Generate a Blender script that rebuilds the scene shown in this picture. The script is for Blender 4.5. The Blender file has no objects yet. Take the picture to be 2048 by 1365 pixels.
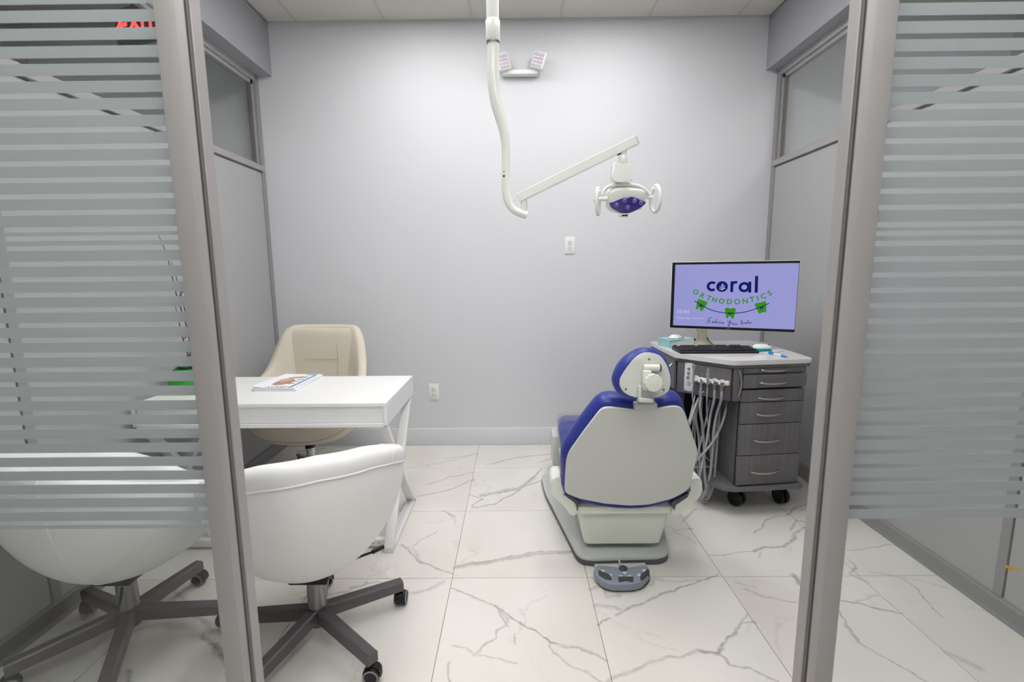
import bpy, bmesh, math, random
from mathutils import Vector, Matrix
random.seed(7)
PI = math.pi
R = math.radians
C = bpy.context.scene.collection

# ------------------------------------------------------------------ camera
F, PITCH, YAW, ROLL = 953.67, .1449, .0058, -.0094
CAM = Vector((.0171, 0, 1.3483))
def ray(x, y):
    a = (x-1024)/F; b = (y-682.5)/F
    c, s = math.cos(-ROLL), math.sin(-ROLL); a, b = c*a-s*b, s*a+c*b
    u = -b
    c, s = math.cos(PITCH), math.sin(PITCH)
    Y = c+s*u; Z = -s+c*u
    c, s = math.cos(YAW), math.sin(YAW)
    return Vector((c*a-s*Y, s*a+c*Y, Z))
def fl(x, y, z=0): d = ray(x, y); return CAM+d*((z-CAM.z)/d.z)
def bk(x, y, Y): d = ray(x, y); return CAM+d*(Y/d.y)
def on(x, y, o, n): d = ray(x, y); return CAM+d*((o-CAM).dot(n)/d.dot(n))
cam = bpy.data.cameras.new('camera'); camo = bpy.data.objects.new('camera', cam); C.objects.link(camo)
cam.sensor_width = 36; cam.lens = F/2048*36; cam.clip_start = .02
fw = ray(1024, 682.5).normalized(); rt = (ray(1424, 682.5)-ray(1024, 682.5)).normalized(); up = rt.cross(fw)
m = Matrix((rt, up, -fw)).transposed().to_4x4(); m.translation = CAM
camo.matrix_world = m
cam.dof.use_dof = True; cam.dof.focus_distance = 2.6; cam.dof.aperture_fstop = 5.6
bpy.context.scene.camera = camo
vs = bpy.context.scene.view_settings
vs.view_transform = 'Standard'; vs.look = 'None'; vs.gamma = 1; vs.use_curve_mapping = False; vs.exposure = 0.0
w = bpy.data.worlds.new('world'); bpy.context.scene.world = w; w.use_nodes = True
w.node_tree.nodes['Background'].inputs[0].default_value = (.8, .85, .9, 1); w.node_tree.nodes['Background'].inputs[1].default_value = .05
ROOM_LIGHT, HALL_LIGHT, SIDE_L, SIDE_R = 10.1, 13.0, 5.5, 16.0     # panel radiance

# ------------------------------------------------------------------ materials
def srgb(c):
    return tuple((x/255/12.92 if x/255 <= .04045 else ((x/255+.055)/1.055)**2.4) for x in c)+(1,)
def mat(name, col, rough=.5, metal=0, spec=.5, emis=0, bump=None, coat=0, trans=0, ior=1.45, sub=0):
    m = bpy.data.materials.new(name); m.use_nodes = True
    nt = m.node_tree; p = nt.nodes['Principled BSDF']
    col = srgb(col) if max(col) > 1 else tuple(col)+(1,)
    p.inputs['Base Color'].default_value = col
    p.inputs['Roughness'].default_value = rough; p.inputs['Metallic'].default_value = metal
    p.inputs['Specular IOR Level'].default_value = spec; p.inputs['Coat Weight'].default_value = coat
    p.inputs['Transmission Weight'].default_value = trans; p.inputs['IOR'].default_value = ior
    if emis:
        p.inputs['Emission Color'].default_value = col; p.inputs['Emission Strength'].default_value = emis
    if bump:
        scale, st, dist, stretch = bump
        tc = nt.nodes.new('ShaderNodeTexCoord'); mp = nt.nodes.new('ShaderNodeMapping'); mp.inputs['Scale'].default_value = stretch
        n = nt.nodes.new('ShaderNodeTexNoise'); n.inputs['Scale'].default_value = scale; n.inputs['Detail'].default_value = 3
        b = nt.nodes.new('ShaderNodeBump'); b.inputs['Strength'].default_value = st; b.inputs['Distance'].default_value = dist
        nt.links.new(tc.outputs['Object'], mp.inputs[0]); nt.links.new(mp.outputs[0], n.inputs['Vector'])
        nt.links.new(n.outputs['Fac'], b.inputs['Height']); nt.links.new(b.outputs[0], p.inputs['Normal'])
    return m
ONE = (1, 1, 1)
M = {}
M['wall'] = mat('painted wall', (216, 217, 222), .75, bump=(160, .12, .002, ONE))
M['wallside'] = mat('pale vinyl partition panel', (172, 172, 174), .42, bump=(220, .1, .001, ONE))
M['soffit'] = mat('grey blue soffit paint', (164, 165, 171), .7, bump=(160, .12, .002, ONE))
M['hall'] = mat('hall wall paint', (212, 211, 210), .8, bump=(90, .1, .002, ONE))
M['base'] = mat('white baseboard', (219, 221, 226), .4)
M['kick'] = mat('grey kick rail', (148, 147, 149), .45)
M['ceil'] = mat('ceiling tile', (214, 212, 205), .9, bump=(300, .25, .002, ONE))
M['grid'] = mat('ceiling grid', (196, 196, 190), .5)
M['alu'] = mat('warm grey aluminium', (168, 165, 165), .5, .1, bump=(400, .05, .001, ONE))
M['seal'] = mat('dark grey rubber seal', (112, 107, 104), .6)
M['grout'] = mat('grout', (120, 115, 108), .9)
M['desk'] = mat('white lacquer', (238, 238, 238), .32, bump=(60, .04, .001, (1, 12, 12)))
M['shell'] = mat('white leatherette', (240, 240, 241), .45, bump=(350, .08, .001, ONE))
M['piping'] = mat('white piping', (245, 245, 246), .4)
M['gun'] = mat('gunmetal base', (96, 93, 95), .38, .3)
M['gunlight'] = mat('brushed gunmetal column', (150, 148, 150), .35, .6)
M['rubber'] = mat('black plastic', (24, 24, 26), .4)
M['tyre'] = mat('grey caster tyre', (140, 140, 142), .5)
M['beige'] = mat('beige leather', (219, 210, 195), .5, bump=(180, .12, .002, ONE))
M['beigeseam'] = mat('beige seam', (182, 170, 146), .7)
M['chrome'] = mat('chrome', (210, 210, 214), .12, 1)
M['blue'] = mat('royal blue vinyl', (40, 52, 140), .36, bump=(260, .08, .001, ONE))
M['pale'] = mat('pale grey plastic panel', (208, 211, 206), .35)
M['ivory'] = mat('ivory moulded plastic', (222, 226, 216), .22, coat=.3)
M['plate'] = mat('grey enamelled steel', (190, 194, 194), .4)
M['darkrim'] = mat('dark rubber edge', (84, 84, 88), .5)
M['white'] = mat('white plastic', (236, 237, 235), .3)
M['lampwhite'] = mat('glossy white enamel', (238, 241, 236), .18, coat=.4)
M['blacksl'] = mat('black slot', (18, 18, 18), .6)
M['steel'] = mat('steel', (170, 170, 172), .25, 1)
M['nickel'] = mat('satin nickel', (192, 184, 176), .3, 1)
M['pedal'] = mat('blue grey pedal plastic', (138, 144, 160), .4)
M['pedaldark'] = mat('dark pedal rubber', (66, 68, 70), .55)
M['quartz'] = mat('white worktop', (226, 224, 224), .12, bump=(30, .02, .001, ONE))
M['bezel'] = mat('black bezel', (20, 20, 26), .25)
M['key'] = mat('black keys', (44, 43, 46), .45)
M['teal'] = mat('teal plastic', (0, 160, 172), .3)
M['padg'] = mat('grey mouse pad', (196, 200, 204), .6)
M['penblue'] = mat('blue pen plastic', (20, 140, 214), .3)
M['paper'] = mat('paper', (238, 238, 242), .6)
M['hose'] = mat('grey hose', (172, 173, 176), .38)
M['hosetip'] = mat('handpiece metal', (168, 170, 176), .3, .35)
M['brown'] = mat('brown handpiece grip', (140, 120, 104), .5)
M['lensp'] = mat('violet lamp lens', (48, 34, 128), .06, coat=.6)
M['lensr'] = mat('violet reflector', (130, 120, 205), .15, .6)
M['greenish'] = mat('green enamel vase', (38, 160, 52), .25)
M['leafdark'] = mat('dark green leaf', (38, 62, 50), .5)
M['twig'] = mat('twig bark', (84, 66, 58), .8)
M['led'] = mat('led lens', (236, 230, 240), .12, coat=.5)
M['ledcup'] = mat('led cup', (196, 186, 196), .3)
M['cream'] = mat('cream resin', (225, 217, 196), .4)
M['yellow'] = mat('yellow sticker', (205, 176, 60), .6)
M['exitred'] = mat('lit red letters', (1.0, .06, .06), .5, emis=2.2)
M['exitbody'] = mat('dark sign body', (60, 60, 62), .5)
M['navy'] = mat('navy screen ink', (20, 28, 98), .5, spec=0, emis=1)
M['green'] = mat('green screen ink', (58, 140, 24), .5, spec=0, emis=1)
M['screenwhite'] = mat('pale screen text', (192, 194, 240), .5, spec=0, emis=1)
for k_ in ('navy', 'green', 'screenwhite'): M[k_].node_tree.nodes['Principled BSDF'].inputs['Base Color'].default_value = (0, 0, 0, 1)
M['labelgrey'] = mat('grey print', (120, 120, 124), .6)
M['printnavy'] = mat('navy print', (70, 84, 120), .6)
M['printblue'] = mat('blue print', (92, 148, 206), .5)
M['bread'] = mat('brown cover picture', (176, 146, 124), .5, bump=(80, .3, .001, ONE))
M['pink'] = mat('pink cover picture', (212, 170, 150), .5)
M['olive'] = mat('olive cover picture', (176, 170, 130), .5)
M['tissueteal'] = mat('teal carton print', (150, 200, 200), .5)
M['tissuegrey'] = mat('pale carton print', (214, 212, 214), .5)
M['interior'] = mat('dark recess laminate', (70, 69, 71), .6)

def screen_mat():
    m = bpy.data.materials.new('lavender screen'); m.use_nodes = True; nt = m.node_tree; p = nt.nodes['Principled BSDF']
    tc = nt.nodes.new('ShaderNodeTexCoord'); n = nt.nodes.new('ShaderNodeTexNoise'); n.inputs['Scale'].default_value = 1.5
    rp = nt.nodes.new('ShaderNodeValToRGB'); rp.color_ramp.elements[0].color = srgb((143, 146, 204)); rp.color_ramp.elements[1].color = srgb((160, 160, 220))
    nt.links.new(tc.outputs['Object'], n.inputs['Vector']); nt.links.new(n.outputs['Fac'], rp.inputs[0])
    p.inputs['Base Color'].default_value = (.01, .01, .01, 1); p.inputs['Roughness'].default_value = .25
    nt.links.new(rp.outputs[0], p.inputs['Emission Color']); p.inputs['Emission Strength'].default_value = .92
    return m
M['screen'] = screen_mat()

def wood():
    m = mat('grey vertical grain laminate', (96, 95, 98), .45); nt = m.node_tree; p = nt.nodes['Principled BSDF']
    tc = nt.nodes.new('ShaderNodeTexCoord'); mp = nt.nodes.new('ShaderNodeMapping'); mp.inputs['Scale'].default_value = (240, 240, 5)
    n = nt.nodes.new('ShaderNodeTexNoise'); n.inputs['Scale'].default_value = 1; n.inputs['Detail'].default_value = 4
    rp = nt.nodes.new('ShaderNodeValToRGB'); rp.color_ramp.elements[0].position = .3; rp.color_ramp.elements[1].position = .7
    rp.color_ramp.elements[0].color = srgb((98, 96, 98)); rp.color_ramp.elements[1].color = srgb((120, 118, 120))
    nt.links.new(tc.outputs['Object'], mp.inputs[0]); nt.links.new(mp.outputs[0], n.inputs['Vector'])
    nt.links.new(n.outputs['Fac'], rp.inputs[0]); nt.links.new(rp.outputs[0], p.inputs['Base Color'])
    return m
M['wood'] = wood()

def glassmat(name, tint, refl=1.0, ior=1.5):
    m = bpy.data.materials.new(name); m.use_nodes = True; nt = m.node_tree; nt.nodes.remove(nt.nodes['Principled BSDF'])
    out = nt.nodes['Material Output']; t = nt.nodes.new('ShaderNodeBsdfTransparent'); t.inputs[0].default_value = tint
    g = nt.nodes.new('ShaderNodeBsdfGlossy'); g.inputs['Roughness'].default_value = .0; g.inputs['Color'].default_value = (refl, refl, refl, 1)
    f = nt.nodes.new('ShaderNodeFresnel'); f.inputs[0].default_value = ior
    ge = nt.nodes.new('ShaderNodeNewGeometry'); iv = nt.nodes.new('ShaderNodeMath'); iv.operation = 'SUBTRACT'; iv.inputs[0].default_value = 1
    nt.links.new(ge.outputs['Backfacing'], iv.inputs[1]); ml_ = nt.nodes.new('ShaderNodeMath'); ml_.operation = 'MULTIPLY'
    nt.links.new(f.outputs[0], ml_.inputs[0]); nt.links.new(iv.outputs[0], ml_.inputs[1])
    mx = nt.nodes.new('ShaderNodeMixShader')
    nt.links.new(ml_.outputs[0], mx.inputs[0]); nt.links.new(t.outputs[0], mx.inputs[1]); nt.links.new(g.outputs[0], mx.inputs[2]); nt.links.new(mx.outputs[0], out.inputs[0])
    return m
M['glass'] = glassmat('clear glass', (.965, .98, .975, 1), 1, 1.5)
M['clear'] = glassmat('clear plastic', (.93, .94, .95, 1), .9, 1.6)

def frost():
    m = bpy.data.materials.new('frosted film'); m.use_nodes = True; nt = m.node_tree; nt.nodes.remove(nt.nodes['Principled BSDF'])
    out = nt.nodes['Material Output']
    d = nt.nodes.new('ShaderNodeBsdfDiffuse'); t = nt.nodes.new('ShaderNodeBsdfTranslucent'); g = nt.nodes.new('ShaderNodeBsdfGlossy'); g.inputs['Roughness'].default_value = .35
    n = nt.nodes.new('ShaderNodeTexNoise'); n.inputs['Scale'].default_value = 420; tc = nt.nodes.new('ShaderNodeTexCoord')
    rp = nt.nodes.new('ShaderNodeValToRGB'); rp.color_ramp.elements[0].color = (.52, .555, .575, 1); rp.color_ramp.elements[1].color = (.61, .65, .67, 1)
    nt.links.new(tc.outputs['Object'], n.inputs['Vector']); nt.links.new(n.outputs['Fac'], rp.inputs[0])
    nt.links.new(rp.outputs[0], d.inputs[0]); nt.links.new(rp.outputs[0], t.inputs[0])
    a = nt.nodes.new('ShaderNodeMixShader'); a.inputs[0].default_value = .5
    b = nt.nodes.new('ShaderNodeMixShader'); b.inputs[0].default_value = .05
    nt.links.new(d.outputs[0], a.inputs[1]); nt.links.new(t.outputs[0], a.inputs[2])
    nt.links.new(a.outputs[0], b.inputs[1]); nt.links.new(g.outputs[0], b.inputs[2]); nt.links.new(b.outputs[0], out.inputs[0])
    return m
M['frost'] = frost()

def vein_group():
    if 'vein segment' in bpy.data.node_groups: return bpy.data.node_groups['vein segment']
    g = bpy.data.node_groups.new('vein segment', 'ShaderNodeTree')
    I = g.interface
    I.new_socket('P', in_out='INPUT', socket_type='NodeSocketVector'); I.new_socket('A', in_out='INPUT', socket_type='NodeSocketVector')
    I.new_socket('AB', in_out='INPUT', socket_type='NodeSocketVector'); I.new_socket('InvL2', in_out='INPUT', socket_type='NodeSocketFloat')
    I.new_socket('W', in_out='INPUT', socket_type='NodeSocketFloat'); I.new_socket('S', in_out='INPUT', socket_type='NodeSocketFloat')
    I.new_socket('Prev', in_out='INPUT', socket_type='NodeSocketFloat'); I.new_socket('Out', in_out='OUTPUT', socket_type='NodeSocketFloat'); I.new_socket('Pout', in_out='OUTPUT', socket_type='NodeSocketVector')
    gi = g.nodes.new('NodeGroupInput'); go = g.nodes.new('NodeGroupOutput')
    def vm(op, a=None, b=None):
        n = g.nodes.new('ShaderNodeVectorMath'); n.operation = op
        if a: g.links.new(a, n.inputs[0])
        if b: g.links.new(b, n.inputs[1])
        return n
    def mm(op, a=None, b=None, va=None, vb=None, clamp=False):
        n = g.nodes.new('ShaderNodeMath'); n.operation = op; n.use_clamp = clamp
        if a: g.links.new(a, n.inputs[0])
        if b: g.links.new(b, n.inputs[1])
        if va is not None: n.inputs[0].default_value = va
        if vb is not None: n.inputs[1].default_value = vb
        return n
    pa = vm('SUBTRACT', gi.outputs['P'], gi.outputs['A'])
    d = vm('DOT_PRODUCT', pa.outputs[0], gi.outputs['AB'])
    t = mm('MULTIPLY', d.outputs['Value'], gi.outputs['InvL2'], clamp=True)
    sc = vm('SCALE', gi.outputs['AB']); g.links.new(t.outputs[0], sc.inputs['Scale'])
    df = vm('SUBTRACT', pa.outputs[0], sc.outputs[0]); ln = vm('LENGTH', df.outputs[0])
    q = mm('DIVIDE', ln.outputs['Value'], gi.outputs['W'])
    o = mm('SUBTRACT', None, q.outputs[0], va=1.0, clamp=True)
    s = mm('MULTIPLY', o.outputs[0], gi.outputs['S'])
    mx = mm('MAXIMUM', s.outputs[0], gi.outputs['Prev']); g.links.new(mx.outputs[0], go.inputs[0])
    tiny = mm('MULTIPLY', mx.outputs[0], vb=1e-7); pn = vm('ADD', gi.outputs['P'], tiny.outputs[0]); g.links.new(pn.outputs[0], go.inputs[1])   # keeps the chain sequential
    return g
def marble(bounds):
    """white porcelain with grey veins: named veins as distorted polylines in floor coordinates + a faint noise vein"""
    m = bpy.data.materials.new('white marble porcelain'); m.use_nodes = True; nt = m.node_tree; p = nt.nodes['Principled BSDF']
    N = nt.nodes.new; L = nt.links.new
    g = vein_group()
    geo = N('ShaderNodeNewGeometry'); pos = geo.outputs['Position']
    flat = N('ShaderNodeVectorMath'); flat.operation = 'MULTIPLY'; flat.inputs[1].default_value = (1, 1, 0); L(pos, flat.inputs[0])
    def warp(src, scale, amp, detail):
        n = N('ShaderNodeTexNoise'); n.inputs['Scale'].default_value = scale; n.inputs['Detail'].default_value = detail
        L(src, n.inputs['Vector'])
        s_ = N('ShaderNodeVectorMath'); s_.operation = 'SUBTRACT'; s_.inputs[1].default_value = (.5, .5, .5); L(n.outputs['Color'], s_.inputs[0])
        k = N('ShaderNodeVectorMath'); k.operation = 'MULTIPLY'; k.inputs[1].default_value = (amp, amp, 0); L(s_.outputs[0], k.inputs[0])
        a = N('ShaderNodeVectorMath'); a.operation = 'ADD'; L(src, a.inputs[0]); L(k.outputs[0], a.inputs[1]); return a.outputs[0]
    wp = warp(warp(flat.outputs[0], 11, .05, 3), 55, .012, 4)
    veins = [  # (strength, width m, photo points)
     (.75,.006,[(962,994),(1036,979),(1074,950),(1082,938)]), (.35,.022,[(966,992),(1040,976),(1070,955)]),
     (.5,.010,[(942,1016),(989,1009),(1044,977),(1101,952)]), (.55,.006,[(940,990),(964,998),(942,1016)]),
     (.42,.016,[(911,1135),(974,1126),(1024,1118),(1074,1108),(1150,1104)]), (.6,.005,[(911,1132),(974,1124),(1024,1114),(1074,1104),(1150,1101)]),
     (.4,.007,[(855,970),(900,955),(947,945)]), (.5,.008,[(832,993),(860,989),(895,981),(947,960)]), (.3,.007,[(815,937),(890,925),(957,907)]), (.35,.008,[(890,918),(957,908)]),
     (.4,.010,[(975,930),(1030,916),(1105,908)]), (.35,.01,[(1075,925),(1110,915)]),
     (.5,.007,[(805,1092),(840,1124),(872,1136),(905,1148)]), (.35,.006,[(825,1092),(845,1079),(877,1062)]), (.25,.012,[(800,1092),(826,1098),(836,1118)]),
     (.6,.006,[(885,1023),(897,1030),(911,1036)]), (.35,.005,[(895,1030),(909,1042),(909,1052)]),
     (.5,.006,[(905,1176),(946,1194),(985,1212)]), (.55,.008,[(985,1212),(1029,1240),(1069,1261)]), (.7,.006,[(1069,1261),(1098,1282),(1113,1286)]), (.4,.009,[(1113,1286),(1156,1295),(1213,1322)]),
     (.5,.005,[(990,1217),(1007,1240),(1013,1255)]), (.3,.014,[(1000,1225),(1016,1240),(1015,1246)]), (.4,.006,[(1013,1250),(990,1262),(985,1275),(966,1290),(945,1309)]),
     (.45,.006,[(897,1325),(895,1349),(910,1372)]), (.35,.006,[(1098,1283),(1103,1303),(1147,1329),(1165,1341),(1190,1356),(1215,1375)]), (.5,.005,[(1028,1270),(1034,1289)]),
     (.65,.006,[(1195,1248),(1215,1237)]), (.5,.008,[(1230,1233),(1262,1216),(1300,1198),(1351,1182)]), (.55,.006,[(1351,1182),(1399,1163),(1440,1153)]), (.3,.014,[(1190,1212),(1227,1215),(1240,1222)]), (.3,.010,[(1180,1180),(1205,1172),(1215,1195),(1240,1190)]),
     (.3,.008,[(1300,1175),(1310,1160),(1345,1165),(1400,1160)]),
     (.35,.010,[(1212,1365),(1250,1345),(1300,1324),(1331,1313),(1362,1317),(1401,1303)]), (.65,.010,[(1401,1303),(1435,1307)]), (.55,.009,[(1435,1307),(1455,1282),(1472,1265)]), (.4,.006,[(1472,1265),(1480,1250),(1507,1245)]), (.35,.007,[(1470,1262),(1495,1230)]),
     (.45,.006,[(1435,1310),(1461,1334),(1497,1338),(1530,1352),(1568,1366)]),
     (.4,.005,[(1421,1112),(1469,1105),(1503,1104)]), (.55,.011,[(1503,1104),(1531,1096),(1565,1094)]), (.5,.010,[(1565,1094),(1585,1085),(1590,1070),(1610,1056)]), (.45,.006,[(1509,1067),(1522,1058),(1526,1042),(1576,1031)]), (.5,.009,[(1576,1031),(1592,1015),(1613,1008)]), (.3,.009,[(1515,1116),(1520,1105)]), (.4,.009,[(1582,1062),(1592,1040),(1612,1046)]),
     (.35,.006,[(1334,1052),(1350,1060),(1388,1060)]), (.3,.006,[(1362,1046),(1391,1020)]), (.4,.008,[(1368,1038),(1392,1018)]), (.3,.006,[(1345,1060),(1392,1088)]),
     (.65,.006,[(1677,1200),(1710,1204),(1754,1217),(1799,1224)]), (.3,.006,[(1710,1200),(1760,1194)]),
     (.55,.006,[(1677,1215),(1692,1248),(1721,1289)]), (.55,.005,[(1721,1289),(1799,1333),(1865,1368)]), (.4,.010,[(1690,1250),(1715,1285)]),
     (.5,.005,[(1799,1152),(1836,1182),(1865,1215),(1885,1235)]), (.35,.006,[(1692,1102),(1747,1097),(1769,1089),(1790,1092)]), (.3,.018,[(1895,1306),(1965,1341)]), (.3,.006,[(1740,1145),(1830,1160),(1900,1178)]),
     (.45,.007,[(1700,1122),(1712,1140),(1705,1150),(1735,1165)]), (.6,.014,[(1586,1150),(1600,1170)]), (.3,.008,[(1490,1180),(1530,1195),(1590,1205)]), (.25,.006,[(1470,1165),(1510,1178)]),
     (.65,.014,[(407,1271),(425,1293),(448,1326),(455,1345)]), (.35,.013,[(344,1174),(370,1208),(392,1237),(430,1262)]), (.3,.02,[(262,1265),(320,1250),(385,1262)]), (.3,.008,[(700,1180),(740,1166),(790,1162)]), (.3,.014,[(820,1190),(860,1178),(885,1164)]),
     (.5,.008,[(700,1176),(725,1172),(735,1164)]), (.3,.01,[(600,1200),(660,1190),(700,1185)]), (.3,.006,[(905,1290),(990,1315),(1030,1330)]),
     (.4,.01,[(590,905),(640,898),(720,893)]), (.35,.012,[(700,893),(730,900),(700,906)]), (.5,.012,[(250,1345),(262,1375)]),
    ]
    prev = None
    for st, wd, pts in veins:
        P = [fl(*q) for q in pts]
        for a, b in zip(P, P[1:]):
            x0, y0, x1, y1 = bounds; q = wd*1.5+.03
            if max(a.x, b.x) < x0-q or min(a.x, b.x) > x1+q or max(a.y, b.y) < y0-q or min(a.y, b.y) > y1+q: continue
            n = N('ShaderNodeGroup'); n.node_tree = g; ab = b-a
            L(wp, n.inputs['P']); n.inputs['A'].default_value = (a.x, a.y, 0); n.inputs['AB'].default_value = (ab.x, ab.y, 0)
            n.inputs['InvL2'].default_value = 1/max(1e-6, ab.length_squared); n.inputs['W'].default_value = wd*1.15; n.inputs['S'].default_value = st
            if prev: L(prev, n.inputs['Prev'])
            prev = n.outputs[0]; wp = n.outputs[1]
    # break the veins up
    br = N('ShaderNodeTexNoise'); br.inputs['Scale'].default_value = 26; br.inputs['Detail'].default_value = 4; L(flat.outputs[0], br.inputs['Vector'])
    brr = N('ShaderNodeMapRange'); brr.inputs[1].default_value = .3; brr.inputs[2].default_value = .6; brr.inputs[3].default_value = .6; brr.inputs[4].default_value = 1.1; L(br.outputs['Fac'], brr.inputs[0])
    vb = N('ShaderNodeMath'); vb.operation = 'MULTIPLY'; vb.inputs[0].default_value = 0
    if prev: L(prev, vb.inputs[0])
    L(brr.outputs[0], vb.inputs[1])
    # faint background veins, shifted per tile
    oi = N('ShaderNodeObjectInfo'); rs = N('ShaderNodeVectorMath'); rs.operation = 'SCALE'; L(oi.outputs['Location'], rs.inputs[0]); rs.inputs['Scale'].default_value = 3.7
    ad = N('ShaderNodeVectorMath'); ad.operation = 'ADD'; L(flat.outputs[0], ad.inputs[0]); L(rs.outputs[0], ad.inputs[1])
    n1 = N('ShaderNodeTexNoise'); n1.inputs['Scale'].default_value = 1.8; n1.inputs['Detail'].default_value = 7; n1.inputs['Distortion'].default_value = .5; L(ad.outputs[0], n1.inputs['Vector'])
    s1 = N('ShaderNodeMath'); s1.operation = 'SUBTRACT'; s1.inputs[1].default_value = .5; L(n1.outputs['Fac'], s1.inputs[0])
    a1 = N('ShaderNodeMath'); a1.operation = 'ABSOLUTE'; L(s1.outputs[0], a1.inputs[0])
    r1 = N('ShaderNodeMapRange'); r1.inputs[1].default_value = 0; r1.inputs[2].default_value = .010; r1.inputs[3].default_value = .16; r1.inputs[4].default_value = 0; L(a1.outputs[0], r1.inputs[0])
    n2 = N('ShaderNodeTexNoise'); n2.inputs['Scale'].default_value = 2.6; L(ad.outputs[0], n2.inputs['Vector'])
    r2 = N('ShaderNodeMapRange'); r2.inputs[1].default_value = .48; r2.inputs[2].default_value = .62; L(n2.outputs['Fac'], r2.inputs[0])
    m1 = N('ShaderNodeMath'); m1.operation = 'MULTIPLY'; L(r1.outputs[0], m1.inputs[0]); L(r2.outputs[0], m1.inputs[1])
    tot = N('ShaderNodeMath'); tot.operation = 'MAXIMUM'; L(vb.outputs[0], tot.inputs[0]); L(m1.outputs[0], tot.inputs[1])
    # soft cloud tint
    cl = N('ShaderNodeTexNoise'); cl.inputs['Scale'].default_value = 1.6; cl.inputs['Detail'].default_value = 2; L(ad.outputs[0], cl.inputs['Vector'])
    cr = N('ShaderNodeValToRGB'); cr.color_ramp.elements[0].position = .35; cr.color_ramp.elements[1].position = .7
    cr.color_ramp.elements[0].color = srgb((218, 214, 208)); cr.color_ramp.elements[1].color = srgb((226, 223, 219)); L(cl.outputs['Fac'], cr.inputs[0])
    mix = N('ShaderNodeMix'); mix.data_type = 'RGBA'; L(tot.outputs[0], mix.inputs['Factor']); L(cr.outputs[0], mix.inputs[6]); mix.inputs[7].default_value = srgb((84, 82, 82))
    L(mix.outputs[2], p.inputs['Base Color']); p.inputs['Roughness'].default_value = .24; p.inputs['Specular IOR Level'].default_value = .45
    return m
M['marble'] = marble((-9, -9, -9, -9))

# ------------------------------------------------------------------ mesh helpers
def V(*a): return Vector(a)
def sharp(bm, deg=38):
    bm.normal_update()
    for f_ in bm.faces: f_.smooth = True
    lim = R(deg)
    for e in bm.edges:
        if len(e.link_faces) == 2 and e.calc_face_angle(0) > lim: e.smooth = False
def obj(name, bm, m, parent=None, deg=38, recalc=True):
    if recalc: bmesh.ops.recalc_face_normals(bm, faces=bm.faces)
    sharp(bm, deg)
    me = bpy.data.meshes.new(name); bm.to_mesh(me); bm.free()
    for mm_ in (m if isinstance(m, (list, tuple)) else [m]): me.materials.append(M[mm_] if isinstance(mm_, str) else mm_)
    o = bpy.data.objects.new(name, me); C.objects.link(o)
    if parent: o.parent = parent
    return o
def thing(name, label, cat, loc=(0, 0, 0), rz=0, group=None):
    o = bpy.data.objects.new(name, None); C.objects.link(o); o.location = loc; o.rotation_euler = (0, 0, rz)
    o.empty_display_size = .1; o['label'] = label; o['category'] = cat
    if group: o['group'] = group
    return o
def tag(o, label, cat, group=None, kind=None):
    o['label'] = label; o['category'] = cat
    if group: o['group'] = group
    if kind: o['kind'] = kind
    return o
def struct(name, bm, m, parent=None, **k):
    o = obj(name, bm, m, parent, **k)
    if not parent: o['kind'] = 'structure'
    return o
def copy_tree(o, parent=None):
    c = o.copy(); C.objects.link(c); c.parent = parent
    for ch in list(o.children): copy_tree(ch, c)
    return c
def B(): return bmesh.new()
def box(bm, a, b, bev=0, seg=1, mi=0):
    a, b = Vector(a), Vector(b); c = (a+b)/2; s = b-a
    r = bmesh.ops.create_cube(bm, size=1, matrix=Matrix.Translation(c) @ Matrix.Diagonal((abs(s.x), abs(s.y), abs(s.z), 1)))
    vs_ = r['verts']; fs = list({f_ for v in vs_ for f_ in v.link_faces})
    for f_ in fs: f_.material_index = mi
    if bev:
        es = list({e for v in vs_ for e in v.link_edges})
        bmesh.ops.bevel(bm, geom=es, offset=bev, segments=seg, profile=.5, affect='EDGES', clamp_overlap=True)
    return bm
def frame_from(d):
    d = d.normalized(); u = V(0, 0, 1) if abs(d.z) < .9 else V(1, 0, 0)
    x = u.cross(d).normalized(); y = d.cross(x); return x, y
def loft(bm, rings, caps=True, closed=False, mi=0):
    vr = [[bm.verts.new(p) for p in r_] for r_ in rings]; n = len(rings[0])
    pairs = list(zip(vr, vr[1:])); 
    if closed: pairs.append((vr[-1], vr[0]))
    for a, b in pairs:
        for i in range(n):
            j = (i+1) % n
            try: bm.faces.new((a[i], a[j], b[j], b[i])).material_index = mi
            except ValueError: pass
    if caps and not closed:
        bm.faces.new(list(reversed(vr[0]))).material_index = mi; bm.faces.new(vr[-1]).material_index = mi
    return vr
def cyl(bm, p0, p1, r0, r1=None, n=20, mi=0):
    p0, p1 = Vector(p0), Vector(p1); r1 = r0 if r1 is None else r1; x, y = frame_from(p1-p0)
    rings = [[p+(x*math.cos(2*PI*i/n)+y*math.sin(2*PI*i/n))*r_ for i in range(n)] for p, r_ in ((p0, r0), (p1, r1))]
    loft(bm, rings, mi=mi); return bm
def lathe(bm, prof, c=(0, 0, 0), axis=(0, 0, 1), n=28, mi=0):
    c = Vector(c); ax = Vector(axis).normalized(); x, y = frame_from(ax)
    rings = [[c+ax*h+(x*math.cos(2*PI*i/n)+y*math.sin(2*PI*i/n))*max(r_, 1e-4) for i in range(n)] for r_, h in prof]
    loft(bm, rings, mi=mi); return bm
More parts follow.
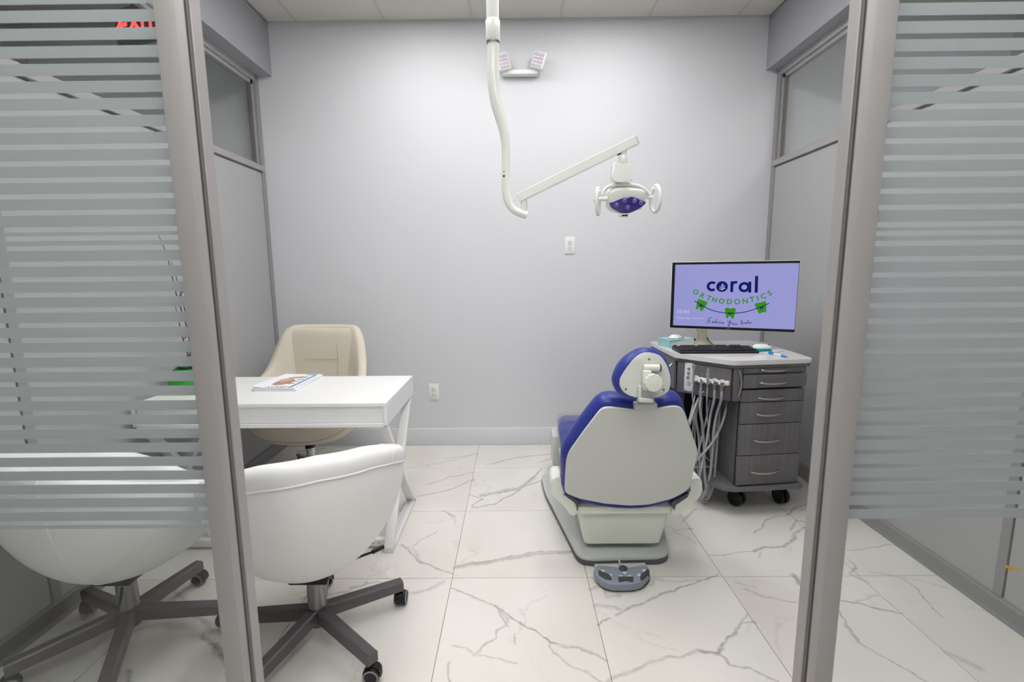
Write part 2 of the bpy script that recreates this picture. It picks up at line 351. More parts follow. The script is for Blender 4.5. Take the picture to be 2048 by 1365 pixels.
def smoothpts(pts, k=6, closed=False):
    P = [Vector(p) for p in pts]; n = len(P); out = []
    rng = range(n if closed else n-1)
    for i in rng:
        p1, p2 = P[i], P[(i+1) % n]
        p0 = P[(i-1) % n] if closed or i > 0 else p1*2-p2
        p3 = P[(i+2) % n] if closed or i+2 < n else p2*2-p1
        for j in range(k):
            t = j/k
            out.append(.5*((2*p1)+(p2-p0)*t+(2*p0-5*p1+4*p2-p3)*t*t+(3*p1-p0-3*p2+p3)*t**3))
    if not closed: out.append(P[-1])
    return out
def tube(bm, pts, r, n=10, k=0, closed=False, mi=0, flat=1.0):
    P = smoothpts(pts, k, closed) if k else [Vector(p) for p in pts]
    m_ = len(P); rings = []; x = None
    for i, p in enumerate(P):
        a = P[i-1] if (i > 0 or closed) else p; b = P[(i+1) % m_] if (i < m_-1 or closed) else p
        d = (b-a).normalized()
        if x is None: x, y = frame_from(d)
        else:
            x = (x-d*x.dot(d)).normalized(); y = d.cross(x)
        rr = r(i/(m_-1)) if callable(r) else r
        rings.append([p+(x*math.cos(2*PI*j/n)*flat+y*math.sin(2*PI*j/n))*rr for j in range(n)])
    loft(bm, rings, closed=closed, mi=mi); return bm
def bar(bm, a, b, w, h, up=(0, 0, 1), bev=0, mi=0):
    """rectangular bar from a to b, w across, h along up"""
    a, b, up = Vector(a), Vector(b), Vector(up); d = (b-a).normalized(); s = d.cross(up).normalized(); u = s.cross(d)
    rings = [[p+s*sx*w/2+u*sy*h/2 for sx, sy in ((-1, -1), (1, -1), (1, 1), (-1, 1))] for p in (a, b)]
    vr = loft(bm, rings, mi=mi)
    if bev:
        es = list({e for r_ in vr for v in r_ for e in v.link_edges})
        bmesh.ops.bevel(bm, geom=es, offset=bev, segments=2, profile=.5, affect='EDGES', clamp_overlap=True)
    return bm
def prism(bm, poly, d0, d1, bev=0, seg=2, mi=0):
    """poly: 3D points; extruded from +d0 to +d1 (vectors)"""
    P = [Vector(p) for p in poly]; d0, d1 = Vector(d0), Vector(d1)
    vr = loft(bm, [[p+d0 for p in P], [p+d1 for p in P]], mi=mi)
    if bev:
        es = [e for e in {e for r_ in vr for v in r_ for e in v.link_edges} if len([v for v in e.verts if v in vr[0]]) != 1]
        bmesh.ops.bevel(bm, geom=es, offset=bev, segments=seg, profile=.5, affect='EDGES', clamp_overlap=True)
    return bm
def roundpoly(pts, r, k=5):
    """2D/3D polygon with rounded corners"""
    P = [Vector(p) for p in pts]; out = []; n = len(P)
    for i in range(n):
        a, b, c = P[i-1], P[i], P[(i+1) % n]
        ra = min(r, (a-b).length*.45, (c-b).length*.45)
        s = b+(a-b).normalized()*ra; e = b+(c-b).normalized()*ra
        for j in range(k+1):
            t = j/k; out.append(s*(1-t)**2+b*2*t*(1-t)+e*t*t)
    return out
def puffy(bm, outline, nrm, depth, edge=.4, n=6, mi=0, back_in=.0):
    """closed pillow form: outline in a plane, thickening along nrm by depth with rounded rim"""
    P = [Vector(p) for p in outline]; c = sum(P, Vector())/len(P); nrm = Vector(nrm).normalized(); rings = []
    ins = edge*depth
    def shrink(p, q):
        d = p-c; l = d.length; return c+d*max(0.02, (l-q)/l)
    for i in range(n+1):
        a = -PI/2+PI*i/n
        q = ins*(1-math.cos(a)); h = depth*(.5+.5*math.sin(a))
        rings.append([shrink(p, q)+nrm*h for p in P])
    r0 = [shrink(p, (p-c).length*.5+ins)+nrm*(-back_in) for p in P]
    r1 = [shrink(p, (p-c).length*.5+ins)+nrm*(depth*1.08) for p in P]
    loft(bm, [r0]+rings+[r1], mi=mi); return bm
def ribbon(bm, pts, w, o, u, v, nrm, th=.0004, k=0):
    """flat stroke of width w in plane (o,u,v); pts 2D"""
    P = smoothpts([(a, b, 0) for a, b in pts], k) if k else [Vector((a, b, 0)) for a, b in pts]
    Lr, Rr = [], []
    for i, p in enumerate(P):
        a = P[max(0, i-1)]; b = P[min(len(P)-1, i+1)]; d = (b-a).normalized(); s = Vector((-d.y, d.x, 0))*w/2
        Lr.append(p+s); Rr.append(p-s)
    W = lambda q, h: o+u*q.x+v*q.y+nrm*h
    for i in range(len(P)-1):
        vsx = [bm.verts.new(W(q, h)) for h in (0, th) for q in (Lr[i], Lr[i+1], Rr[i+1], Rr[i])]
        for f_ in ((0, 1, 2, 3), (7, 6, 5, 4), (0, 4, 5, 1), (1, 5, 6, 2), (2, 6, 7, 3), (3, 7, 4, 0)): bm.faces.new([vsx[q] for q in f_])
    return bm
def textbm(bm, body, size, o, u, v, nrm, rot=0, ext=.0003, shear=0, off=0, align='CENTER', sx=1):
    cu = bpy.data.curves.new('t', 'FONT'); cu.body = body; cu.size = size; cu.align_x = align; cu.align_y = 'CENTER'; cu.extrude = ext; cu.shear = shear; cu.offset = off; cu.resolution_u = 3
    ob = bpy.data.objects.new('t', cu); C.objects.link(ob); dg = bpy.context.evaluated_depsgraph_get(); dg.update()
    me = bpy.data.meshes.new_from_object(ob.evaluated_get(dg)); C.objects.unlink(ob); bpy.data.objects.remove(ob)
    c, s = math.cos(rot), math.sin(rot); idx = []
    for q in me.vertices:
        x, y = q.co.x*sx, q.co.y; idx.append(bm.verts.new(o+u*(c*x-s*y)+v*(s*x+c*y)+nrm*(q.co.z+ext)))
    for f_ in me.polygons:
        try: bm.faces.new([idx[i] for i in f_.vertices])
        except ValueError: pass
    bpy.data.meshes.remove(me); return bm

# ------------------------------------------------------------------ the setting
XL, XR, D, H = -1.79, 1.885, 3.6, 3.08        # partition faces, back wall, ceiling
SL, SR, SZ = -1.685, 1.80, 2.73               # soffit faces, underside
OX0, OX1, OY0 = -3.4, 3.5, -1.7               # what lies beyond the partitions and behind the camera
YG = 1.0                                      # front of the glass front

floor = B(); box(floor, (OX0, OY0, -.12), (OX1, D+.1, -.0025)); floor = struct('floor', floor, 'grout')
xs = [XL-.02]+[-.27+.6*i for i in range(-2, 4)]+[XR+.02]; ys = [D-.005]+[3.145-.6*i for i in range(9)]
for i in range(len(xs)-1):
    for j in range(len(ys)-1):
        b_ = B(); cx_, cy_ = (xs[i]+xs[i+1])/2, (ys[j]+ys[j+1])/2; hx, hy = (xs[i+1]-xs[i])/2-.0012, (ys[j]-ys[j+1])/2-.0012
        box(b_, (-hx, -hy, -.010), (hx, hy, 0)); t_ = obj('tile', b_, marble((xs[i], ys[j+1], xs[i+1], ys[j])) if ys[j] > 1.2 else 'marble', floor); t_.location = (cx_, cy_, 0)
for nm, x0, x1 in (('left', OX0, XL-.1), ('right', XR+.1, OX1)):
    b_ = B(); box(b_, (x0, OY0, -.01), (x1, D, 0)); obj('tile', b_, 'marble', floor)

wb = B(); box(wb, (OX0-.1, D, -.12), (OX1+.1, D+.12, H+.1)); struct('wall_back', wb, 'wall')
wb = B(); box(wb, (OX0-.12, OY0, -.12), (OX0, D, H+.1)); struct('wall_far_left', wb, 'hall')
wb = B(); box(wb, (OX1, OY0, -.12), (OX1+.12, D, H+.1)); struct('wall_far_right', wb, 'hall')
wb = B(); box(wb, (OX0, OY0-.12, -.12), (OX1, OY0, H+.1)); struct('wall_hall', wb, 'hall')
cl = B(); box(cl, (OX0, OY0, H+.012), (OX1, D, H+.12)); ceil = struct('ceiling', cl, 'ceil')
gx = [SL]+[-1.479+.61*i for i in range(6)]+[SR]; gy = [D]+[3.15-.61*i for i in range(8)]+[OY0]
lights = {(2, 1), (2, 2), (4, 1), (4, 2), (2, 3), (4, 3), (2, 5), (4, 5), (2, 6), (4, 6)}
for i in range(len(gx)-1):
    for j in range(len(gy)-1):
        if (i, j) in lights: continue
        b_ = B(); hx, hy = (gx[i+1]-gx[i])/2-.007, (gy[j]-gy[j+1])/2-.007
        box(b_, (-hx, -hy, 0), (hx, hy, .012)); t_ = obj('ceiling_tile', b_, 'ceil', ceil); t_.location = ((gx[i]+gx[i+1])/2, (gy[j]+gy[j+1])/2, H)
for x in gx[1:-1]:
    b_ = B(); box(b_, (x-.008, OY0, H-.002), (x+.008, D, H+.011)); obj('grid_bar', b_, 'grid', ceil)
for y in gy[1:-1]:
    b_ = B(); box(b_, (SL, y-.008, H-.0015), (SR, y+.008, H+.011)); obj('grid_bar', b_, 'grid', ceil)
b_ = B(); box(b_, (SL, D-.02, H-.003), (SR, D, H+.003)); obj('wall_angle', b_, 'grid', ceil)

def panel_light(x0, x1, y0, y1, power, label):
    t = thing('ceiling_light', label, 'light', ((x0+x1)/2, (y0+y1)/2, H), 0, 'recessed ceiling light panels' )
    hx, hy = (x1-x0)/2-.012, (y1-y0)/2-.012; fr = B()
    for a, b in (((-hx, -hy), (hx, -hy+.02)), ((-hx, hy-.02), (hx, hy)), ((-hx, -hy+.02), (-hx+.02, hy-.02)), ((hx-.02, -hy+.02), (hx, hy-.02))):
        box(fr, (a[0], a[1], -.004), (b[0], b[1], .01))
    obj('light_frame', fr, 'white', t)
    d_ = B(); box(d_, (-hx+.02, -hy+.02, -.001), (hx-.02, hy-.02, .006))
    m_ = mat('lit diffuser', (1, .985, .96), .5, emis=power); obj('diffuser', d_, m_, t)
panel_light(gx[2], gx[3], gy[3], gy[1], ROOM_LIGHT, 'flush ceiling light panel left of the dental lamp pole')
panel_light(gx[4], gx[5], gy[3], gy[1], ROOM_LIGHT, 'flush ceiling light panel right of the dental lamp pole')
panel_light(gx[2], gx[3], gy[4], gy[3], ROOM_LIGHT, 'small added fill light panel left, nearest the glass front')  # unseen fill panel, added to brighten the lower back wall
panel_light(gx[4], gx[5], gy[4], gy[3], ROOM_LIGHT, 'small added fill light panel right, nearest the glass front')  # second fill panel, added for the same extra light
panel_light(gx[2], gx[3], gy[7], gy[5], HALL_LIGHT, 'flush ceiling light panel in the hall, left one')
panel_light(gx[4], gx[5], gy[7], gy[5], HALL_LIGHT, 'flush ceiling light panel in the hall, right one')
panel_light(-2.9, -2.3, 1.6, 2.2, SIDE_L, 'flush ceiling light panel in the room beyond the left partition')
panel_light(2.5, 3.1, 1.6, 2.2, SIDE_R, 'flush ceiling light panel in the room beyond the right partition')

# partitions: lower panels, upper window, soffit
def side(sgn, X, S, nm, n):
    xa, xb = (X-.09, X) if sgn < 0 else (X, X+.09)        # wall thickness
    xi = X                                                 # face on the room side
    o = sgn
    w_ = B(); box(w_, (X+o*.012, YG+.04, 0), (X+o*.08, D, 2.075)); wall = struct('wall_'+nm, w_, 'wallside')
    ps = [YG+.06, 1.66, D-.045] ; 
    for a, b in ((YG+.06, 1.68), (1.72, D-.045)):
        p_ = B(); box(p_, (X+o*.002, a, .085), (X+o*.012, b, 2.068), .002); obj('wall_panel', p_, 'wallside', wall)
    p_ = B(); box(p_, (X-o*.004, 1.682, .085), (X+o*.012, 1.718, 2.07), .001); obj('joint_strip', p_, 'kick', wall)
    p_ = B(); box(p_, (X-o*.006, D-.045, .08), (X+o*.05, D, SZ), .001); obj('end_post', p_, 'kick', wall)
    p_ = B(); box(p_, (X-o*.014, YG+.06, 2.075), (X+o*.05, D-.02, 2.115), .002); obj('mid_rail', p_, 'alu', wall)
    b_ = B(); box(b_, (X-o*.010, YG+.05, 0), (X+o*.03, D, .08), .002); box(b_, (X-o*.004, YG+.05, .078), (X+o*.03, D, .088)); struct('baseboard_'+nm, b_, 'kick')
    # window
    f_ = B()
    box(f_, (X-o*.004, YG+.06, SZ-.045), (X+o*.05, D-.03, SZ)); box(f_, (X+o*.012, YG+.06, SZ-.07), (X+o*.045, D-.05, SZ-.04))
    box(f_, (X+o*.012, D-.075, 2.115), (X+o*.045, D-.045, SZ-.045)); box(f_, (X+o*.012, YG+.06, 2.113), (X+o*.045, D-.05, 2.128))
    win = struct('window_%d' % n, f_, 'alu')
    s_ = B(); box(s_, (X+o*.008, D-.087, 2.125), (X+o*.03, D-.078, SZ-.06)); obj('window_seal', s_, 'seal', win)
    p_ = B(); box(p_, (X+o*.024, YG+.06, 2.12), (X+o*.030, D-.07, SZ-.05)); obj('window_pane', p_, 'glass', win)
    s_ = B(); box(s_, (S, YG-.1, SZ), (X+o*.12, D, H)); struct('soffit_'+nm, s_, 'soffit')
side(-1, XL, SL, 'left', 1); side(1, XR, SR, 'right', 2)
bb = B(); box(bb, (XL+.01, D-.014, 0), (XR-.01, D, .138), .003, 2); bb = struct('baseboard_back', bb, 'base')

# glass front: header, two posts, two panes with striped film
PL0, PL1, PR0, PR1 = -.676, -.632, .716, .760
wf = B(); box(wf, (XL, YG, 2.62), (XR, YG+.09, H)); wf = struct('wall_front', wf, 'alu')
b_ = B(); box(b_, (XL-.1, YG, 0), (XL+.05, YG+.09, 2.62)); obj('front_post', b_, 'alu', wf)
b_ = B(); box(b_, (XR-.05, YG, 0), (XR+.1, YG+.09, 2.62)); obj('front_post', b_, 'alu', wf)
b_ = B(); box(b_, (XL+.05, YG+.005, 0), (PL0, YG+.08, .06)); obj('floor_track', b_, 'alu', wf)
b_ = B(); box(b_, (PR1, YG+.005, 0), (XR-.05, YG+.08, .06)); obj('floor_track', b_, 'alu', wf)
for x0, x1, xin, s in ((PL0, PL1, PL1, 1), (PR0, PR1, PR0, -1)):
    b_ = B(); box(b_, (x0, YG, 0), (x1, YG+.028, 2.62), .003, 2)
    box(b_, (x0 if s > 0 else x0+.010, YG+.027, 0), (x1-.010 if s > 0 else x1, YG+.048, 2.62))
    box(b_, (x0, YG+.047, 0), (x1, YG+.082, 2.62), .002)
    p_ = obj('front_post', b_, 'alu', wf)
    s_ = B()
    for k in range(2):
        y0 = YG+.0285+k*.009
        if s > 0: box(s_, (x1-.011, y0, 0), (x1-.004+.002*k, y0+.0075, 2.62), .001)
        else: box(s_, (x0+.004-.002*k, y0, 0), (x0+.011, y0+.0075, 2.62), .001)
    obj('door_seal', s_, 'seal', wf)
for x0, x1, nm in ((OX0, XL-.1, 'left'), (XR+.1, OX1, 'right')):
    b_ = B(); box(b_, (x0, YG, 0), (x1, YG+.1, H)); struct('wall_beside_'+nm, b_, 'hall')

GY = YG+.022
def film(x0, x1, name, topz, botz, seam):
    p_ = B(); box(p_, (x0, GY, .05), (x1, GY+.010, 2.62)); pane = obj(name, p_, 'glass', wf)
    # opaque bands between clear strips; clear strips every 33 mm, 10 mm tall
    clear = []
    z = seam-.0385
    while z > botz+.006: clear.append(z); z -= .0327
    lowlast = clear[-1]
    up = [seam-.018, seam]; z = seam+.0345
    while z < topz: up.append(z); z += .0328
    cs = sorted(clear+up)
    edges = [botz]; 
    for c_ in cs: edges += [c_, c_+.0105]
    edges.append(topz+.02)
    mid = (x0+x1)/2
    for a, b in zip(edges[::2], edges[1::2]):
        if b-a < .002: continue
        s_ = B(); hw = (x1-x0)/2; box(s_, (-hw, 0, 0), (hw, .0006, b-a)); o = obj('film_band', s_, 'frost', pane); o.location = (mid, GY-.0008, a)
    return pane
film(XL+.05, PL0+.004, 'glass_pane', 2.58, .770, 1.439)
film(PR1-.004, XR-.05, 'glass_pane', 2.58, .782, 1.4325)
st = B(); P0 = bk(2010, 1138, GY-.002)  # short yellow strokes on the front of the right pane
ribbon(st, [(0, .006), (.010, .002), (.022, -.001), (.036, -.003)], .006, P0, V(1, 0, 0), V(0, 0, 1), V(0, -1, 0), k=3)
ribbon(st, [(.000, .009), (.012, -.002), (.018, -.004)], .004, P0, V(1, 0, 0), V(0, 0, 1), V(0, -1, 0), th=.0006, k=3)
tag(obj('mark', st, 'yellow'), 'small yellow strokes low on the right glass pane', 'mark')

# exit sign in the room beyond the left partition
t = thing('exit_sign', 'red lit EXIT sign seen through the upper left window', 'sign', (-2.12, 2.95, 2.765), R(-20))
b_ = B(); box(b_, (-.17, -.02, -.1), (.17, .02, .1), .006); box(b_, (-.03, -.015, .1), (.03, .015, .22)); obj('sign_body', b_, 'exitbody', t)
b_ = B(); textbm(b_, 'EXIT', .15, V(.02, -.021, 0), V(1, 0, 0), V(0, 0, 1), V(0, -1, 0), off=.004); obj('sign_letters', b_, 'exitred', t)
b_ = B(); prism(b_, [(-.155, -.022, 0), (-.125, -.022, .03), (-.125, -.022, -.03)], (0, -.001, 0), (0, .001, 0)); obj('sign_arrow', b_, 'exitred', t)

# ------------------------------------------------------------------ wall fittings
def outlet(px, py, label):
    c = bk(px, py, D); t = thing('wall_outlet', label, 'outlet', c, 0)
    b_ = B(); box(b_, (-.039, -.007, -.0625), (.039, 0, .0625), .003, 2); obj('cover_plate', b_, 'white', t)
    for dz in (.022, -.022):
        b_ = B(); pl = [V(x, -.0075, z+dz) for x, z in roundpoly_xy(.034, .030)]; prism(b_, pl, (0, 0, 0), (0, -.002, 0), .0006); rc = obj('receptacle', b_, 'white', t)
        s_ = B()
        box(s_, (-.009, -.0105, dz), (-.007, -.0093, dz+.009)); box(s_, (.006, -.0105, dz+.001), (.008, -.0093, dz+.008)); cyl(s_, (0, -.0105, dz-.006), (0, -.0093, dz-.006), .0025, n=10)
        obj('socket_slots', s_, 'blacksl', rc)
    b_ = B(); cyl(b_, (0, -.0085, 0), (0, -.006, 0), .003, n=10); obj('screw', b_, 'steel', t)
def roundpoly_xy(w_, h_):
    return [(p.x, p.y) for p in roundpoly([(-w_/2, -h_/2, 0), (w_/2, -h_/2, 0), (w_/2, h_/2, 0), (-w_/2, h_/2, 0)], .008, 4)]
outlet(1139.5, 491, 'white duplex wall outlet high on the back wall below the dental lamp')
outlet(867.5, 783.5, 'white duplex wall outlet low on the back wall beside the desk')

ec = bk(1040, 150, D); t = thing('emergency_light', 'white two-headed emergency light on the back wall behind the lamp pole', 'emergency light', ec)
b_ = B(); box(b_, (-.125, -.06, -.016), (.125, 0, .014), .005, 2); obj('housing', b_, 'white', t)
for s in (-1, 1):
    hc = V(s*.128, -.075, .062) if s > 0 else V(-.118, -.075, .055)
    rot = Matrix.Rotation(R(s*17), 4, 'Y') @ Matrix.Rotation(R(s*-12), 4, 'Z')
    T = Matrix.Translation(hc) @ rot
    b_ = B(); box(b_, (-.046, -.02, -.057), (.046, .022, .057), .012, 3); bmesh.ops.transform(b_, matrix=T, verts=b_.verts); hd = obj('lamp_head', b_, 'white', t)
    b_ = B(); box(b_, (-.036, -.0215, -.047), (.036, -.019, .047), .003); bmesh.ops.transform(b_, matrix=T, verts=b_.verts); obj('led_tray', b_, 'ledcup', hd)
    b_ = B()
    for i in range(4):
        for j in range(4):
            lathe(b_, [(.0078, 0), (.0068, .004), (.003, .007), (.0002, .0075)], (-.0265+i*.0177, -.0215, -.035+j*.0233), (0, -1, 0), n=10)
    bmesh.ops.transform(b_, matrix=T, verts=b_.verts); o_ = obj('led_lenses', b_, 'led', hd); o_['kind'] = 'stuff'
    b_ = B(); cyl(b_, (s*.10, -.035, .015), hc+V(-s*.02, .01, -.03), .014, n=12); box(b_, (s*.10-.02, -.05, .012), (s*.10+.02, -.02, .034), .005); obj('swivel', b_, 'white', t)

# ------------------------------------------------------------------ ceiling mounted dental lamp
LY = 2.0
def lp(x, y, Y=LY): return bk(x, y, Y)
t = thing('dental_lamp', 'white ceiling-mounted dental operating lamp with violet lens on a bent pole', 'dental lamp', (lp(985, 82).x, LY, H))
o0 = Vector(t.location)
def L_(p): return Vector(p)-o0
px_ = lp(986, 82).x; zt = lp(986, 84).z
b_ = B(); cyl(b_, L_((px_, LY, H)), L_((px_, LY, zt+.07)), .0245, n=28); cyl(b_, L_((px_, LY, H)), L_((px_, LY, H-.02)), .07, n=32); obj('ceiling_pole', b_, 'lampwhite', t)
b_ = B(); lathe(b_, [(.0255, .078), (.028, .074), (.028, .004), (.026, 0)], L_((px_, LY, zt))); obj('pole_sleeve', b_, 'lampwhite', t)
b_ = B(); lathe(b_, [(.0262, .0), (.0262, -.006)], L_((px_, LY, zt))); obj('sleeve_ring', b_, 'steel', t)
pts = [L_(lp(x, y)) for x, y in [(986.5, 84), (986.5, 110), (986.5, 145), (988, 175), (993, 205), (1001, 235), (1008, 262), (1011.5, 290), (1012, 320), (1011.5, 350), (1012, 380), (1016, 402), (1026, 418), (1040, 426), (1054, 430.5)]]
b_ = B(); tube(b_, pts, lambda s: .0235-.007*min(1, max(0, (s-.3)/.25)), n=20, k=5); obj('bent_tube', b_, 'lampwhite', t)
b_ = B()
for x, y, r_ in ((1008, 345, .0022), (1008, 354, .004)): cyl(b_, L_(lp(x, y))+V(0, -.0125, 0), L_(lp(x, y))+V(0, -.018, 0), r_, n=10)
obj('set_screw', b_, 'blacksl', t)
e0 = L_(lp(1048, 428)); 
b_ = B(); cyl(b_, e0+V(0, 0, -.012), e0+V(0, 0, .055), .0135, n=18); cyl(b_, e0+V(0, 0, .052), e0+V(0, 0, .08), .010, n=18); obj('elbow_pin', b_, 'lampwhite', t)
a0, a1 = L_(lp(1036, 397)), L_(lp(1272, 281)); mid_d = (a1-a0).normalized()
b_ = B(); bar(b_, a0, a1, .034, .036, bev=.003); obj('support_arm', b_, 'lampwhite', t, deg=20)
b_ = B(); bar(b_, a1, a1+mid_d*.006, .0345, .0365, bev=.002); obj('arm_end_cap', b_, 'ivory', t)
b_ = B(); q = L_(lp(1240, 302)); bar(b_, q-mid_d*.012-V(0, 0, .009), q+mid_d*.012-V(0, 0, .009), .012, .008); obj('arm_slot', b_, 'blacksl', t)
c0 = L_(lp(1248, 300)); hx_ = c0.x
def hz(y): return L_(lp(1247, y)).z
b_ = B(); cyl(b_, V(hx_, 0, hz(290)), V(hx_-.002, 0, hz(318)), .0125, n=18); obj('drop_shaft', b_, 'lampwhite', t)
b_ = B(); lathe(b_, [(.017, 0), (.0178, .003), (.0178, .022), (.0165, .025)], V(hx_-.004, 0, hz(325))); obj('shaft_collar', b_, 'lampwhite', t)
nY = V(0, 1, 0)
def pl_(pts, Y=LY): return [L_(lp(x, y, Y)) for x, y in pts]
b_ = B(); prism(b_, roundpoly(pl_([(1225, 327), (1265, 333), (1262, 350), (1262, 364), (1240, 367), (1228, 366), (1222, 360), (1222, 350)]), .008), (0, -.026, 0), (0, .026, 0), .006, 3); obj('pivot_block', b_, 'lampwhite', t)
b_ = B(); lathe(b_, [(.013, .014), (.0135, .0), (.011, -.006)], L_(lp(1245, 366))); yk = [(1206, 391), (1208, 382), (1216, 374), (1230, 370.5), (1247, 369.5), (1264, 370), (1281, 374), (1292, 382), (1299, 391)]
tube(b_, pl_(yk), .0072, n=12, k=5, flat=1.4); obj('yoke', b_, 'lampwhite', t)
b_ = B(); tube(b_, pl_([(1236, 373), (1235, 378), (1233, 382)], LY+.01), .002, n=8, k=3); obj('lamp_cable', b_, 'brown', t)
body = [(1221, 381), (1232, 376), (1255, 374), (1280, 376), (1293, 380), (1297, 388), (1294, 402), (1286, 420), (1275, 424), (1256, 431), (1240, 431), (1222, 426), (1214, 416), (1213, 400), (1215, 388)]
tilt = V(0, -1, -.35).normalized()
oc = L_(lp(1254, 403)); 
outl = smoothpts([on_ - o0 for on_ in [on(x, y, lp(1254, 403), tilt) for x, y in body]], 5, True)
b_ = B(); puffy(b_, outl, -tilt, .085, edge=.2, n=10); head = obj('lamp_head', b_, 'lampwhite', t)
lens = [(1220, 407), (1222, 405.5), (1228, 404), (1240, 399), (1256, 394.5), (1268, 395), (1280, 400), (1288, 403.5), (1290, 405), (1289, 408.5), (1278, 417), (1262, 425), (1248, 427), (1234, 422), (1223, 415)]
lo = smoothpts([on(x, y, lp(1254, 403), tilt)-o0 for x, y in lens], 3, True); lc = sum(lo, Vector())/len(lo)
b_ = B(); r1 = [lc+(p-lc)*1.06-tilt*.006 for p in lo]; r2 = [lc+(p-lc)*1.0+tilt*.004 for p in lo]; r3 = [lc+(p-lc)*.92+tilt*.006 for p in lo]; r4 = [lc+(p-lc)*.55+tilt*.007 for p in lo]
loft(b_, [r1, r2, r3, r4]); obj('lamp_lens', b_, 'lensp', head)
for x, y in ((1232, 409), (1248, 400), (1268, 401), (1281, 405), (1254, 414)):
    b_ = B(); q = on(x, y, lp(1254, 403), tilt)-o0+tilt*.0095; lathe(b_, [(.0105, 0), (.0095, .002), (.006, .0005), (.002, .003), (.0003, .004)], q, tilt, n=14); obj('led_reflector', b_, 'lensr', head)
b_ = B(); q = on(1248, 431.5, lp(1254, 403), tilt)-o0; box(b_, q+V(-.018, -.012, -.006), q+V(.018, .02, .008), .005, 2); obj('sensor_housing', b_, 'lampwhite', head)
b_ = B(); box(b_, q+V(-.0125, -.0135, -.003), q+V(.0125, -.011, .003)); obj('sensor_window', b_, 'blacksl', head)
for s, cx_, cy_, ix in ((-1, 1196, 403, 1215), (1, 1311, 398, 1295)):
    b_ = B(); loop = []
    for k in range(21):
        a = R(100-k*17) if s > 0 else R(80+k*17)
        ox = .036*math.cos(a)*(.28); loop.append(L_(lp(cx_, cy_))+V(ox, -.030*math.cos(a)*s*1.0, .052*math.sin(a)))
    tube(b_, loop, .0072, n=10, k=2); cyl(b_, L_(lp(cx_-(3 if s < 0 else 6), 399 if s < 0 else 395)), L_(lp(ix, 398 if s < 0 else 395)), .0078, n=14); 
    if s < 0: cyl(b_, L_(lp(1188, 400)), L_(lp(1196, 400)), .0095, n=14)
    obj('handle', b_, 'white', head)

# ------------------------------------------------------------------ casters, five-star base
def caster(parent, p, ang, s=1.0):
    b_ = B(); d = V(math.cos(ang), math.sin(ang), 0); n_ = V(-d.y, d.x, 0); p = Vector(p); c = V(p.x, p.y, .030*s)
    cyl(b_, c+V(0, 0, .012), V(p.x, p.y, p.z), .007, n=10)
    for q in (-1, 1):
        a = c+n_*q*.006*s; cyl(b_, a, a+n_*q*.016*s, .027*s, .0265*s, n=20)
    # hood
    rings = []
    for k in range(9):
        a = R(-10+k*25); rings.append([c+d*math.cos(a)*r_+V(0, 0, 1)*math.sin(a)*r_+n_*y for r_, y in ((.031*s, -.010*s), (.031*s, .010*s), (.022*s, .010*s), (.022*s, -.010*s))])
    loft(b_, rings)
    o = obj('caster', b_, 'rubber', parent)
    for q in (-1, 1):
        b_ = B(); a = c+n_*q*.022*s; x, y = d, V(0, 0, 1); pts = [a+(x*math.cos(2*PI*i/20)+y*math.sin(2*PI*i/20))*.0235*s for i in range(20)]
        tube(b_, pts, .0028*s, n=6, closed=True)
        obj('caster_ring', b_, 'tyre', o)
    return o
def star_base(parent, rad, a0, mt, hz_=.105, tipz=.075, rot=0):
    for k in range(5):
        a = R(a0+72*k)-rot; d = V(math.cos(a), math.sin(a), 0); n_ = V(-d.y, d.x, 0)
        p0 = d*.02+V(0, 0, hz_+.005); p1 = d*rad+V(0, 0, tipz+.012); rings = []
        for s in range(5):
            u = s/4; p = p0.lerp(p1, u); w_ = .021-.001*u; h_ = .024-.004*u; r_ = .006
            sec = [(-w_, -h_), (w_, -h_), (w_, h_-r_), (w_-r_, h_), (-w_+r_, h_), (-w_, h_-r_)]
            rings.append([p+n_*x+V(0, 0, z) for x, z in sec])
        b_ = B(); loft(b_, rings); arm = obj('base_arm', b_, mt, parent)
        caster(parent, d*(rad-.006)+V(0, 0, tipz-.01), a+R(55+40*k))
    b_ = B(); lathe(b_, [(.026, hz_-.045), (.034, hz_-.04), (.036, hz_+.01), (.034, hz_+.032), (.028, hz_+.036)]); obj('base_hub', b_, mt, parent)

